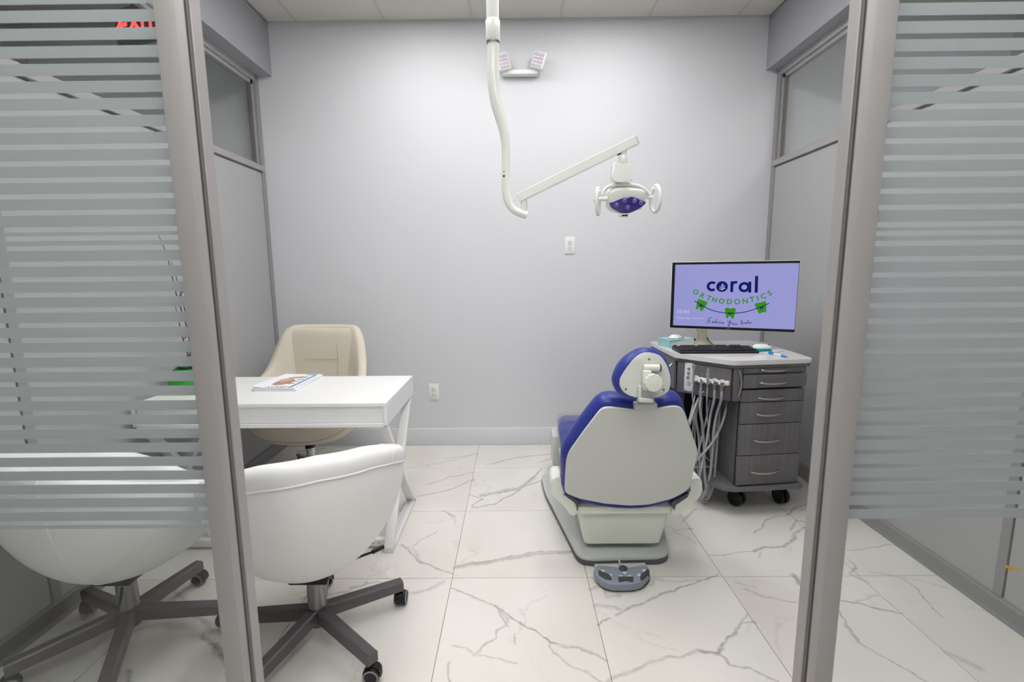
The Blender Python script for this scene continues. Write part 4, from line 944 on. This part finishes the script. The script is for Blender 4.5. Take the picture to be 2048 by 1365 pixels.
for i, (ya, yb) in enumerate(dr):
    z1, z0 = zdr(ya), zdr(yb); z1 = min(z1, .829); pull = .008 if i == 1 else 0
    b_ = B(); bar(b_, s0+sd_*.002+sn*pull+up_((z0+z1)/2)-o0, s1-sd_*.002+sn*pull+up_((z0+z1)/2)-o0, .018, (z1-z0), bev=.0008); d_ = obj('drawer', b_, 'wood', t)
    fx = [(1525, 1578, 741), (1522, 1577, 766), (1519, 1572, 797), (1516, 1566, 830), (1512, 1564, 883), (1505, 1560, 946)][i]
    pa, pb = on(fx[0], fx[2], s0+sn*.03, sn), on(fx[1], fx[2]-1, s0+sn*.03, sn); zz = (pa.z+pb.z)/2-.002; pa.z = pb.z = zz
    L0 = (pb-pa); b_ = B()
    base = -sn*.022+sn*pull
    tube(b_, [pa+base+sn*.0-o0, pa+L0*.06+sn*(pull-.010)-o0, pa+L0*.25+sn*(pull-.001)+up_(-.003)-o0, pa+L0*.5+sn*(pull+.002)+up_(-.004)-o0, pa+L0*.75+sn*(pull-.001)+up_(-.003)-o0, pa+L0*.94+sn*(pull-.010)-o0, pb+base-o0], lambda s: .0036+.002*math.sin(s*PI), n=10, k=4)
    obj('handle', b_, 'nickel', d_)
# open bay: support panel, back, bottom shelf
b_ = B(); box(b_, V(.945, 2.80, .17)-o0, V(1.035, 2.818, .655)-o0); obj('support_panel', b_, 'wood', t)
b_ = B(); box(b_, V(.945, 2.82, .17)-o0, V(.960, 3.14, .655)-o0); obj('side_panel', b_, 'wood', t)
b_ = B(); box(b_, V(.962, 3.125, .17)-o0, V(split.x, 3.14, .655)-o0); obj('back_panel', b_, 'interior', t)
SB = [(.945, 3.15), (.945, 2.80), (1.145, 2.475), (1.20, 2.452), (1.600, 2.49), (1.62, 3.12), (1.59, 3.15)]
b_ = B(); prism(b_, roundpoly([V(x, y, .148)-o0 for x, y in SB], .02), (0, 0, 0), (0, 0, .021), .002); obj('bottom_shelf', b_, 'wood', t)
for x, y, a in ((1.29, 2.60, .6), (1.555, 2.62, .2), (1.02, 2.95, 1), (1.54, 3.08, 1)):
    b_ = B(); c = V(x, y, .045)-o0; d = V(math.cos(a), math.sin(a), 0)
    for q in (-1, 1): lathe(b_, [(.020, 0), (.040, .003), (.045, .012), (.043, .021), (.03, .025)], c+d*q*.004, d*q, n=24)
    cyl(b_, c, c+V(0, 0, .06), .012, n=12); box(b_, c+V(-.03, -.03, .095), c+V(.03, .03, .1025)); box(b_, c+V(-.016, -.016, .045), c+V(.016, .016, .097), .004)
    obj('caster', b_, 'rubber', t)
# control plate with knobs
fo = A_+fn*.009
def onf(x, y, off=0): return on(x, y, fo+fn*off, fn)-o0
pts = [onf(*p, 0) for p in ((1371, 725.5), (1388, 727), (1385, 784), (1368, 781))]
b_ = B(); prism(b_, pts, (0, 0, 0), fn*.004, .0008); cp = obj('control_plate', b_, 'white', t)
for x, y in ((1372.7, 727.8), (1386, 728.5), (1370, 779.8), (1382.8, 781.8)):
    b_ = B(); lathe(b_, [(.0028, 0), (.002, .0015)], onf(x, y, .004), fn, n=10); obj('screw', b_, 'pedaldark', cp)
for x, y, r_, mt in ((1378.3, 738, .0068, 'brown'), (1377.7, 746.5, .0068, 'brown'), (1376.4, 755, .0075, 'nickel'), (1377, 768, .0105, 'pedaldark')):
    b_ = B(); lathe(b_, [(r_, 0), (r_, .006 if r_ < .01 else .002), (r_*.7, .012 if r_ < .01 else .003), (r_*.25, .013 if r_ < .01 else .0032)], onf(x, y, .004), fn, n=16); k_ = obj('knob', b_, mt, cp)
    if r_ < .007:
        b_ = B(); tube(b_, [onf(x, y, .010), onf(x-4.5, y, .010)], .0018, n=6); obj('toggle', b_, 'steel', k_)
b_ = B(); lathe(b_, [(.0075, .0035), (.0075, .0042)], onf(1377, 768, .004), fn, n=16); obj('gauge_face', b_, 'led', cp)
b_ = B(); q = onf(1379, 730, .0045); textbm(b_, 'ooo', .006, q, fd, V(0, 0, 1), fn, ext=.0001); obj('plate_print', b_, 'labelgrey', cp)
b_ = B(); tube(b_, [onf(1390, 756.5, .022), onf(1457, 767.5, .022)], .0075, n=12); q = onf(1454.5, 767, .022); bar(b_, q-fd*.008, q+fd*.010, .02, .024, bev=.002); obj('holder_rail', b_, 'white', t)
HP = [(1392.4, 758), (1402.9, 761.6), (1415.5, 762.7), (1430, 764.3), (1444, 766.6)]
for x, y in HP:
    b_ = B(); q = onf(x, y, .022); lathe(b_, [(.006, -.016), (.0165, -.012), (.0185, 0), (.0165, .012), (.012, .016), (.008, .012)], q, (V(0, 0, 1)*.35+fn).normalized(), n=20); obj('instrument_holder', b_, 'white', t)
tag_o = o0
# handpieces with hoses (world coordinates, base at the holder)
def hang(name, label, tipx, tipy, kind, hose, r_h):
    c = onf(tipx, tipy, .042)+tag_o; th = thing(name, label, 'dental handpiece', c, 0, 'dental handpieces hanging on the cabinet')
    up__ = V(0, 0, 1)
    b2 = B()
    if kind == 'scaler':
        lathe(b2, [(.0095, .045), (.011, .052), (.011, .06), (.007, .062)], (0, 0, 0), n=14); lathe(b2, [(.004, -.05), (.0052, -.03), (.005, 0), (.0062, .03), (.0095, .046)], (0, 0, 0), n=14)
    elif kind == 'syringe':
        lathe(b2, [(.0045, -.012), (.007, -.008), (.007, .004), (.003, .008)], (0, 0, 0), n=14); lathe(b2, [(.008, -.105), (.0075, -.09), (.009, -.078), (.0095, -.066), (.0068, -.055), (.006, -.02), (.0062, 0)], (0, 0, 0), n=14); cyl(b2, V(.004, -.008, -.066), V(.014, -.012, -.061), .003, n=8)
    elif kind == 'suction':
        lathe(b2, [(.006, -.03), (.0072, -.01), (.007, .015), (.0088, .025), (.0088, .035), (.0052, .042), (.0055, .06), (.0045, .062)], (0, 0, 0), n=14)
    else:
        lathe(b2, [(.0068, -.042), (.0075, -.038), (.0075, -.012), (.0082, -.008), (.0082, .002), (.005, .004)], (0, 0, 0), n=14); box(b2, (-.006, -.008, 0), (.012, .006, .007), .001)
    obj('handpiece_body', b2, 'brown' if kind == 'brown' else 'hosetip', th)
    b2 = B(); tube(b2, [Vector(p)-c for p in hose], r_h, n=10, k=6); obj('hose', b2, 'hose', th)
    return th
def hp3(x, y, Y): return bk(x, y, Y)
zb = lambda i: onf(HP[i][0], HP[i][1], .042)+tag_o
h0, h1, h2, h3, h4 = (zb(i) for i in range(5))
def col(p, dz_): return p+V(0, 0, dz_)
h0 = onf(1387, 752, .042)+tag_o
hang('scaler_handpiece', 'thin metal handpiece in the leftmost holder beside the white control plate', 1387, 752, 'scaler', [col(h0, -.045), col(h0, -.12), hp3(1389, 830, 2.60), hp3(1390, 880, 2.62), hp3(1394, 930, 2.60), hp3(1400, 975, 2.60), hp3(1404, 990, 2.62), hp3(1398, 960, 2.70), hp3(1400, 900, 2.80), hp3(1405, 800, 2.82)], .0028)
hang('air_water_syringe', 'metal air and water syringe with lever in the second holder from the left', 1402.5, 761, 'syringe', [col(h1, -.10), col(h1, -.16), hp3(1406, 860, 2.58), hp3(1408, 900, 2.58), hp3(1409, 945, 2.56), hp3(1412, 980, 2.57), hp3(1408, 992, 2.58), hp3(1402, 975, 2.60), hp3(1400, 945, 2.66), hp3(1398, 880, 2.72), hp3(1392, 830, 2.74), hp3(1405, 795, 2.78)], .0072)
hang('suction_tip', 'clear grey tip handpiece standing upright in the middle holder', 1415.5, 760, 'suction', [col(h2, -.03), col(h2, -.09), hp3(1414, 830, 2.56), hp3(1419, 880, 2.56), hp3(1422, 930, 2.56), hp3(1420, 965, 2.56), hp3(1413, 988, 2.58), hp3(1404, 996, 2.60), hp3(1397, 985, 2.64), hp3(1410, 900, 2.74), hp3(1422, 830, 2.78), hp3(1424, 800, 2.80)], .0038)
hang('motor_handpiece', 'brown-gripped handpiece in the second holder from the right', 1429.5, 766, 'brown', [col(h3, -.04), col(h3, -.10), hp3(1421, 830, 2.54), hp3(1414, 880, 2.54), hp3(1404, 930, 2.54), hp3(1397, 965, 2.55), hp3(1401, 992, 2.57), hp3(1411, 998, 2.59), hp3(1420, 980, 2.60), hp3(1424, 930, 2.66), hp3(1432, 860, 2.72), hp3(1437, 810, 2.76), hp3(1438, 795, 2.80)], .0066)
hang('polishing_handpiece', 'brown-gripped handpiece in the rightmost holder beside the narrow door', 1443.5, 768, 'brown', [col(h4, -.04), col(h4, -.09), hp3(1433, 830, 2.52), hp3(1427, 865, 2.53), hp3(1424, 910, 2.54), hp3(1419, 955, 2.55), hp3(1408, 990, 2.57), hp3(1402, 1000, 2.58), hp3(1412, 1003, 2.6), hp3(1426, 975, 2.60), hp3(1431, 930, 2.62), hp3(1435, 880, 2.66), hp3(1440, 820, 2.70), hp3(1438, 795, 2.78)], .0066)
# loose hoses of the unit (parts of the cabinet)
for pts, r_ in (([(1453, 802, 2.60), (1451, 822, 2.56), (1443, 850, 2.54), (1425, 885, 2.53), (1404, 910, 2.54), (1393, 922, 2.56), (1385, 930, 2.6)], .0066), ([(1398, 795, 2.62), (1388, 820, 2.58), (1380, 845, 2.56), (1374, 862, 2.56)], .0075), ([(1420, 800, 2.68), (1412, 840, 2.62), (1403, 880, 2.58), (1396, 905, 2.56), (1388, 935, 2.56)], .0045), ([(1390, 792, 2.62), (1383, 822, 2.58), (1377, 845, 2.57)], .004), ([(1398, 985, 2.58), (1404, 1001, 2.60), (1415, 999, 2.62), (1419, 982, 2.66)], .004), ([(1397, 975, 2.62), (1402, 997, 2.62), (1412, 996, 2.64), (1417, 975, 2.66)], .005)):
    b_ = B(); tube(b_, [hp3(*p)-tag_o for p in pts], r_, n=10, k=6); obj('supply_hose', b_, 'hose', t)
# clear plastic tray on the shelf
tr = V(1.105, 2.70, .1695); t2 = thing('plastic_tray', 'clear plastic tray on the bottom shelf of the cabinet behind the hoses', 'tray', tr)
b_ = B(); 
def rr(w_, h_, z, r_=.02): return roundpoly([(-w_, -h_, z), (w_, -h_, z), (w_, h_, z), (-w_, h_, z)], r_, 4)
loft(b_, [rr(.05, .06, .0), rr(.062, .075, .05), rr(.068, .082, .052), rr(.058, .071, .052), rr(.048, .058, .004)]); obj('tray_body', b_, 'clear', t2)
b_ = B(); tube(b_, rr(.066, .080, .0525), .0022, n=6, closed=True); obj('tray_rim', b_, 'led', t2)

# ------------------------------------------------------------------ monitor and things on the worktop
ml, mr = bk(1343, 590, 3.02), bk(1600, 590, 2.73); mu = V(mr.x-ml.x, mr.y-ml.y, 0).normalized(); mn = V(mu.y, -mu.x, 0)
mc0 = V((ml.x+mr.x)/2, (ml.y+mr.y)/2, 0)
def mon(x, y): 
    p = on(x, y, mc0, mn)-mc0; return p.dot(mu), p.z
xl = (mon(1344, 526)[0]+mon(1340.5, 655)[0])/2; xr = (mon(1600, 524)[0]+mon(1589, 668)[0])/2; ztop = (mon(1344, 524)[1]+mon(1600, 523)[1])/2; zbot = (mon(1341, 654)[1]+mon(1589, 667)[1])/2
t = thing('monitor', 'large flat monitor showing the lavender orthodontics logo screen', 'monitor', (mc0.x, mc0.y, ZC))
o0 = Vector(t.location); UP = V(0, 0, 1)
def mp_(a, z, n_=0): return mc0+mu*a+UP*z+mn*n_-o0
def mbox(bm, a0, a1, z0, z1, n0, n1, bev=0):
    rings = [[mp_(a, z, n_) for a, z in ((a0, z0), (a1, z0), (a1, z1), (a0, z1))] for n_ in (n0, n1)]; vr = loft(bm, rings)
    if bev: bmesh.ops.bevel(bm, geom=list({e for r_ in vr for v in r_ for e in v.link_edges}), offset=bev, segments=2, profile=.5, affect='EDGES')
b_ = B(); mbox(b_, xl-.003, xr+.003, zbot-.002, ztop+.003, -.030, -.002, .002); mbox(b_, xl+.12, xr-.12, zbot+.06, ztop-.08, -.055, -.030, .01); obj('monitor_case', b_, 'white', t)
b_ = B(); mbox(b_, xl, xr, zbot, ztop, -.002, .0, 0); bz = obj('bezel', b_, 'bezel', t)
sx0, sx1 = mon(1348.5, 590)[0], mon(1594, 590)[0]; sz1 = (mon(1350, 528.5)[1]+mon(1595, 528)[1])/2; sz0 = (mon(1346, 649.5)[1]+mon(1585, 661)[1])/2
b_ = B(); mbox(b_, sx0, sx1, sz0, sz1, 0, .0006); sc = obj('screen', b_, 'screen', t)
so = mc0-o0+mn*.0008
def S(x, y): return mon(x, y)
def cS(x, y): return mon(1300+x/6.0235, 500+y/6.0235)
sc1 = (cS(1300, 500)[0]-cS(600, 500)[0])/700   # metres per zoom px
def arc(cx, cy, r_, a0, a1, n=22): return [(cx+r_*math.cos(R(a0+(a1-a0)*i/n)), cy+r_*math.sin(R(a0+(a1-a0)*i/n))) for i in range(n+1)]
b_ = B(); sw = 34*sc1
c = cS(748, 440); ribbon(b_, arc(c[0], c[1], 50*sc1, 48, 312), sw, so, mu, UP, mn)
c = cS(868, 443); ribbon(b_, arc(c[0], c[1], 56*sc1, 0, 360, 30), 30*sc1, so, mu, UP, mn)
c = cS(868, 443); ribbon(b_, arc(c[0], c[1], 22*sc1, 0, 360, 30), 46*sc1, so, mu, UP, mn)
p = cS(987, 380); q = cS(984, 510); ribbon(b_, [p, q], sw, so, mu, UP, mn)
ribbon(b_, [cS(988, 440), cS(995, 408), cS(1020, 392), cS(1052, 392)], sw*.95, so, mu, UP, mn, k=5)
c = cS(1135, 450); ribbon(b_, arc(c[0], c[1], 50*sc1, 0, 360, 30), sw, so, mu, UP, mn); ribbon(b_, [cS(1203, 384), cS(1202, 516)], sw, so, mu, UP, mn)
ribbon(b_, [cS(1285, 315), cS(1278, 516)], sw*1.05, so, mu, UP, mn)
obj('logo_word', b_, 'navy', sc)
b_ = B(); c = cS(872, 485); so2 = so+mn*.0005
for pts in ([(872, 488), (870, 455), (872, 405)], [(870, 470), (850, 455), (838, 445)], [(871, 455), (890, 440), (902, 430)], [(868, 440), (855, 428)], [(872, 432), (885, 415)], [(872, 478), (895, 468), (908, 466)], [(866, 482), (845, 475), (832, 470)], [(880, 468), (895, 452)]):
    ribbon(b_, [cS(*q) for q in pts], 7*sc1, so2, mu, UP, mn, k=4)
obj('coral_emblem', b_, 'screenwhite', sc)
b_ = B()
LT = [('O', 550, 512, -35), ('R', 627, 555, -29), ('T', 706, 585, -22), ('H', 775, 606, -14), ('O', 863, 621, -7), ('D', 956, 628, 0), ('O', 1050, 628, 3), ('N', 1147, 620, 8), ('T', 1230, 600, 13), ('I', 1298, 587, 17), ('C', 1365, 562, 24), ('S', 1443, 525, 30)]
for ch, x, y, a in LT:
    a_, z_ = cS(x, y); textbm(b_, ch, 92*sc1, so+mu*a_+UP*z_, mu, UP, mn, rot=R(a), off=2.2*sc1, ext=.0002)
obj('logo_caption', b_, 'green', sc)
def tooth(cx, cy, rot, s=1.0):
    out = [(-62, 30), (-66, 62), (-40, 76), (0, 66), (40, 76), (66, 60), (60, 15), (50, -30), (42, -62), (22, -66), (12, -40), (4, -18), (-10, -18), (-18, -40), (-26, -66), (-44, -60), (-52, -20)]
    c_, s_ = math.cos(R(rot)), math.sin(R(rot)); o_ = cS(cx, cy); pts = smoothpts([(x*c_-y*s_, x*s_+y*c_, 0) for x, y in out], 3, True)
    b2 = B(); prism(b2, [so+mu*(o_[0]+p.x*sc1*s)+UP*(o_[1]+p.y*sc1*s) for p in pts], mn*0, mn*.0004); bmesh.ops.triangulate(b2, faces=[f_ for f_ in b2.faces if len(f_.verts) > 4]); obj('tooth_icon', b2, 'green', sc)
    b3 = B()
    for dx in (-14, 14):
        for pts in ([(dx, -16), (dx, 16)],): ribbon(b3, [(o_[0]+((x*c_-y*s_))*sc1, o_[1]+((x*s_+y*c_)+2)*sc1) for x, y in pts], 11*sc1, so+mn*.0006, mu, UP, mn)
    ribbon(b3, [(o_[0]+(x*c_-y*s_)*sc1, o_[1]+(x*s_+y*c_)*sc1) for x, y in ((-18, 0), (18, 0))], 14*sc1, so+mn*.0006, mu, UP, mn); obj('bracket_icon', b3, 'navy', sc)
tooth(612, 672, -19); tooth(966, 768, 0); tooth(1342, 700, 16)
b_ = B(); ribbon(b_, [cS(*q) for q in ((536, 615), (600, 655), (680, 700), (780, 738), (900, 760), (1020, 764), (1130, 752), (1240, 722), (1350, 682), (1435, 645))], 10*sc1, so+mn*.0005, mu, UP, mn, k=5); obj('archwire_line', b_, 'navy', sc)
b_ = B(); a_, z_ = cS(393, 748); textbm(b_, '10:44', 78*sc1, so+mu*a_+UP*z_, mu, UP, mn, ext=.0001); obj('clock_text', b_, 'screenwhite', sc)
b_ = B(); a_, z_ = cS(478, 823); textbm(b_, 'Wednesday, March 10', 38*sc1, so+mu*a_+UP*z_, mu, UP, mn, ext=.0001); obj('date_text', b_, 'screenwhite', sc)
# script tagline drawn as pen strokes
b_ = B(); pw = 4.5*sc1
def pen(pts, w_=1): ribbon(b_, [cS(*q) for q in pts], pw*w_, so, mu, UP, mn, k=5)
pen([(745, 820), (722, 818), (706, 838), (722, 850), (705, 852), (690, 872), (705, 882), (735, 868)], 1.4)
pen([(748, 880), (754, 862), (757, 880), (766, 862), (770, 880), (778, 864), (782, 882)])
pen([(784, 882), (800, 850), (806, 838), (800, 845), (796, 882), (808, 870), (806, 884), (818, 880), (824, 866), (830, 872), (832, 884)])
pen([(852, 870), (840, 868), (836, 884), (850, 884), (856, 870), (858, 886), (878, 872), (866, 884), (876, 890), (890, 876), (880, 874), (878, 892), (892, 890)], .9)
pen([(935, 855), (940, 872), (955, 870), (968, 850), (960, 890), (948, 922), (940, 905), (965, 885), (985, 880)], 1.3)
pen([(995, 885), (986, 884), (984, 898), (996, 898), (998, 886), (1010, 886), (1010, 902), (1024, 900), (1026, 886), (1030, 902), (1042, 888), (1046, 905), (1060, 890)])
pen([(1118, 852), (1098, 858), (1100, 872), (1112, 880), (1104, 898), (1090, 892)], 1.3); pen([(1104, 860), (1108, 912)], .8)
pen([(1122, 892), (1130, 876), (1134, 890), (1142, 876), (1148, 890), (1158, 876), (1160, 890), (1172, 870), (1184, 850), (1178, 888), (1192, 884), (1206, 870), (1196, 872), (1196, 888), (1212, 884), (1228, 868)])
obj('tagline_text', b_, 'navy', sc)
b_ = B(); a_ = cS(948, 952)[0]; z_ = (zbot+sz0)/2+.0005; textbm(b_, 'DELL', .011, mc0-o0+mu*a_+UP*z_, mu, UP, mn, ext=.0001); obj('bezel_logo', b_, 'labelgrey', bz)
# stand
sp = fl(1403, 688, ZC)-o0; sp.z = 0
b_ = B(); lathe(b_, [(.058, .0), (.055, .006), (.040, .016), (.030, .035), (.027, .06), (.031, .075), (.026, .09), (.030, .115), (.025, .14), (.022, .17)], sp, n=24)
for k in range(18):
    a = k*2.4; z = .02+.008*k; 
    r_ = .029
    lathe(b_, [(.007, -.006), (.010, 0), (.007, .006)], sp+V(math.cos(a)*r_, math.sin(a)*r_, z), (math.cos(a), math.sin(a), .2), n=8)
obj('stand_column', b_, 'cream', t)
pb = mp_((xl+xr)/2-.06, (zbot+ztop)/2-.05, -.05)
b_ = B(); tube(b_, [sp+V(0, 0, .16), sp+V(.01, 0, .22), (sp+V(0, 0, .25)).lerp(pb, .5), pb], .016, n=12, k=5); obj('stand_arm', b_, 'white', t)
b_ = B(); tube(b_, [fl(1371, 660, 1.0)*0+bk(x, y, 3.06)-o0 for x, y in ((1371, 656), (1374, 665), (1381, 670), (1391, 665), (1396, 656))], .0028, n=8, k=5); tube(b_, [bk(x, y, 3.05)-o0 for x, y in ((1394, 664), (1384, 670), (1376, 675), (1369, 680))], .0028, n=8, k=5); obj('monitor_cable', b_, 'white', t)
# black adapter
p = fl(1398, 685, ZC); t3 = thing('power_adapter', 'small black power adapter with cable behind the monitor stand', 'adapter', (p.x, p.y+.075, ZC))
b_ = B(); lathe(b_, [(.03, 0), (.034, .003), (.034, .016), (.028, .022), (.01, .023)], (.055, 0, 0)); lathe(b_, [(.028, 0), (.034, .003), (.033, .014), (.026, .02), (.01, .021)], (-.06, .0, 0)); box(b_, (-.06, -.015, .001), (.055, .015, .014), .004); obj('adapter_body', b_, 'rubber', t3)
b_ = B(); q0 = Vector(t3.location); tube(b_, [V(.085, 0, .01), fl(1424, 688, ZC+.003)-q0, fl(1430, 692, ZC+.003)-q0, fl(1437, 694, ZC+.003)-q0], .0025, n=6, k=5); obj('adapter_cable', b_, 'rubber', t3)

# tissue box
ta, tb, tc3 = fl(1314, 690, ZC), fl(1335, 697.5, ZC), fl(1376, 694, ZC); tu = (tc3-tb); tu.z = 0; Lx = .118; ang = math.atan2(tu.y, tu.x)
tn = V(.966, 2.890, ZC); ang = R(21); t = thing('tissue_box', 'teal and white tissue box at the left end of the worktop', 'tissue box', tn, ang)
tl, tw, th_ = .185, .112, .050
b_ = B(); box(b_, (0, 0, 0), (tl, tw, th_), .001); obj('carton', b_, 'tissueteal', t)
b_ = B(); prism(b_, [V(.006, -.0002, .004), V(tl-.002, -.0002, .004), V(tl-.002, -.0002, .046), V(.115, -.0002, .046), V(.06, -.0002, .034), V(.006, -.0002, .028)], (0, 0, 0), (0, -.0005, 0)); obj('carton_print', b_, 'tissuegrey', t)
b_ = B(); prism(b_, [V(.125, .004, th_+.0001), V(tl-.003, .004, th_+.0001), V(tl-.003, tw-.004, th_+.0001), V(.15, tw-.004, th_+.0001)], (0, 0, 0), (0, 0, .0004)); obj('carton_print', b_, 'tissuegrey', t)
b_ = B(); box(b_, (.030, -.0012, .010), (.039, -.0006, .019)); obj('carton_mark', b_, 'labelgrey', t)
sc_ = V(tl/2, tw/2, 0)
b_ = B(); prism(b_, [sc_+V(.060*math.cos(a), .032*math.sin(a), th_+.0002) for a in [2*PI*i/24 for i in range(24)]], (0, 0, 0), (0, 0, .0006)); obj('slot', b_, 'blacksl', t)
b_ = B(); random.seed(3); rings = []
for i in range(7):
    u = i/6; r_ = .024*(1-.7*u)+.006; rings.append([sc_+V((r_*1.5+.006*random.random())*math.cos(a)-.008, (r_*.9+.006*random.random())*math.sin(a), th_+.0008+.018*u+.003*random.random()) for a in [2*PI*k/14 for k in range(14)]])
loft(b_, rings); obj('tissue', b_, 'paper', t)

# keyboard
k0, k1, k2, k3 = (fl(x, y, ZC+.012) for x, y in ((1349, 694), (1494, 694), (1507, 704), (1365, 706)))
kc = (k0+k1+k2+k3)/4; kd = ((k1-k0)+(k2-k3)); kl = .445; ka = math.atan2(kd.y, kd.x)
t = thing('keyboard', 'black full-size keyboard on the worktop in front of the monitor', 'keyboard', (kc.x, kc.y, ZC), ka)
b_ = B(); prism(b_, [V(-kl/2, y, z) for y, z in ((-.078, .001), (.078, .001), (.078, .022), (.06, .024), (-.07, .014), (-.078, .010))], (0, 0, 0), (kl, 0, 0), .002); obj('keyboard_case', b_, 'rubber', t)
b_ = B()
for r_ in range(6):
    y = .056-r_*.0205-(.004 if r_ else 0); z = .0235-(.056-y)*.075
    n_ = 21
    for i in range(n_):
        if r_ in (0,) and i in (1, 6, 11, 15, 19, 20): continue
        if i in (15,) and False: continue
        if r_ == 5 and 4 <= i <= 8: continue
        if r_ == 4 and i in (15, 17): continue
        if r_ == 3 and i in (15, 16, 17): continue
        x = -.209+i*.0207; box(b_, (x-.0088, y-.0086, z-.004), (x+.0088, y+.0086, z+.006))
box(b_, (-.125, -.0575, .0115), (-.020, -.041, .0215))
o_ = obj('keys', b_, 'key', t); o_['kind'] = 'stuff'

# mouse pad, mouse, pen
pad = [(1492, 695), (1540, 693), (1569, 701.5), (1560, 703.5), (1510, 704)]
pp = [fl(x, y, ZC+.002) for x, y in pad]; pcn = sum(pp, Vector())/5; b_ = B()
pp = [(1.445, 2.66), (1.575, 2.73), (1.60, 2.78), (1.585, 2.90), (1.46, 2.93), (1.44, 2.90)]
prism(b_, roundpoly([V(x, y, 0)-V(1.52, 2.8, 0) for x, y in pp], .03, 5), (0, 0, .0003), (0, 0, .003), .0006)
o_ = obj('mouse_pad', b_, 'padg'); o_.location = (1.52, 2.8, ZC); tag(o_, 'pale grey mouse pad at the right end of the worktop', 'mouse pad')
mcn = fl(1524, 696, ZC+.02); t = thing('mouse', 'white and teal computer mouse on the grey mouse pad', 'mouse', (mcn.x, mcn.y, ZC+.0031), R(-100))
def mring(z, sx, sy, oy=0): return [V(sx*math.cos(a)*(1-.12*math.sin(a)), sy*math.sin(a)+oy, z) for a in [2*PI*i/28 for i in range(28)]]
b_ = B(); loft(b_, [mring(0, .024, .046), mring(.004, .031, .052), mring(.014, .032, .053), mring(.018, .031, .052)]); obj('mouse_base', b_, 'teal', t)
b_ = B(); loft(b_, [mring(.016, .0325, .0535), mring(.022, .032, .052), mring(.030, .028, .045, -.002), mring(.036, .020, .033, -.005), mring(.038, .009, .018, -.006)]); obj('mouse_shell', b_, 'white', t)
b_ = B(); cyl(b_, (-.004, .034, .030), (.004, .034, .030), .007, n=14); obj('scroll_wheel', b_, 'rubber', t)
pa, pb_ = fl(1540, 706.5, ZC+.006), fl(1573, 714, ZC+.006); pd = (pb_-pa); pl2 = .145; pcx = (pa+pb_)/2
t = thing('pen', 'white ballpoint pen with blue clip and grip near the worktop corner', 'pen', (pcx.x, pcx.y, ZC), math.atan2(pd.y, pd.x))
b_ = B(); cyl(b_, (-.03, 0, .006), (.03, 0, .006), .0052, n=14); obj('barrel', b_, 'white', t)
b_ = B(); lathe(b_, [(.0055, -.07), (.0058, -.06), (.0056, -.03)], (0, 0, .006), (1, 0, 0), n=14); tube(b_, [(-.068, 0, .011), (-.06, 0, .0145), (-.03, 0, .0125)], .0018, n=6); obj('cap', b_, 'penblue', t)
b_ = B(); lathe(b_, [(.0054, .025), (.0060, .03), (.0060, .058), (.0045, .062)], (0, 0, .006), (1, 0, 0), n=14); obj('grip', b_, 'penblue', t)
b_ = B(); lathe(b_, [(.0044, .062), (.0015, .074), (.0006, .076)], (0, 0, .006), (1, 0, 0), n=10); obj('pen_tip', b_, 'steel', t)
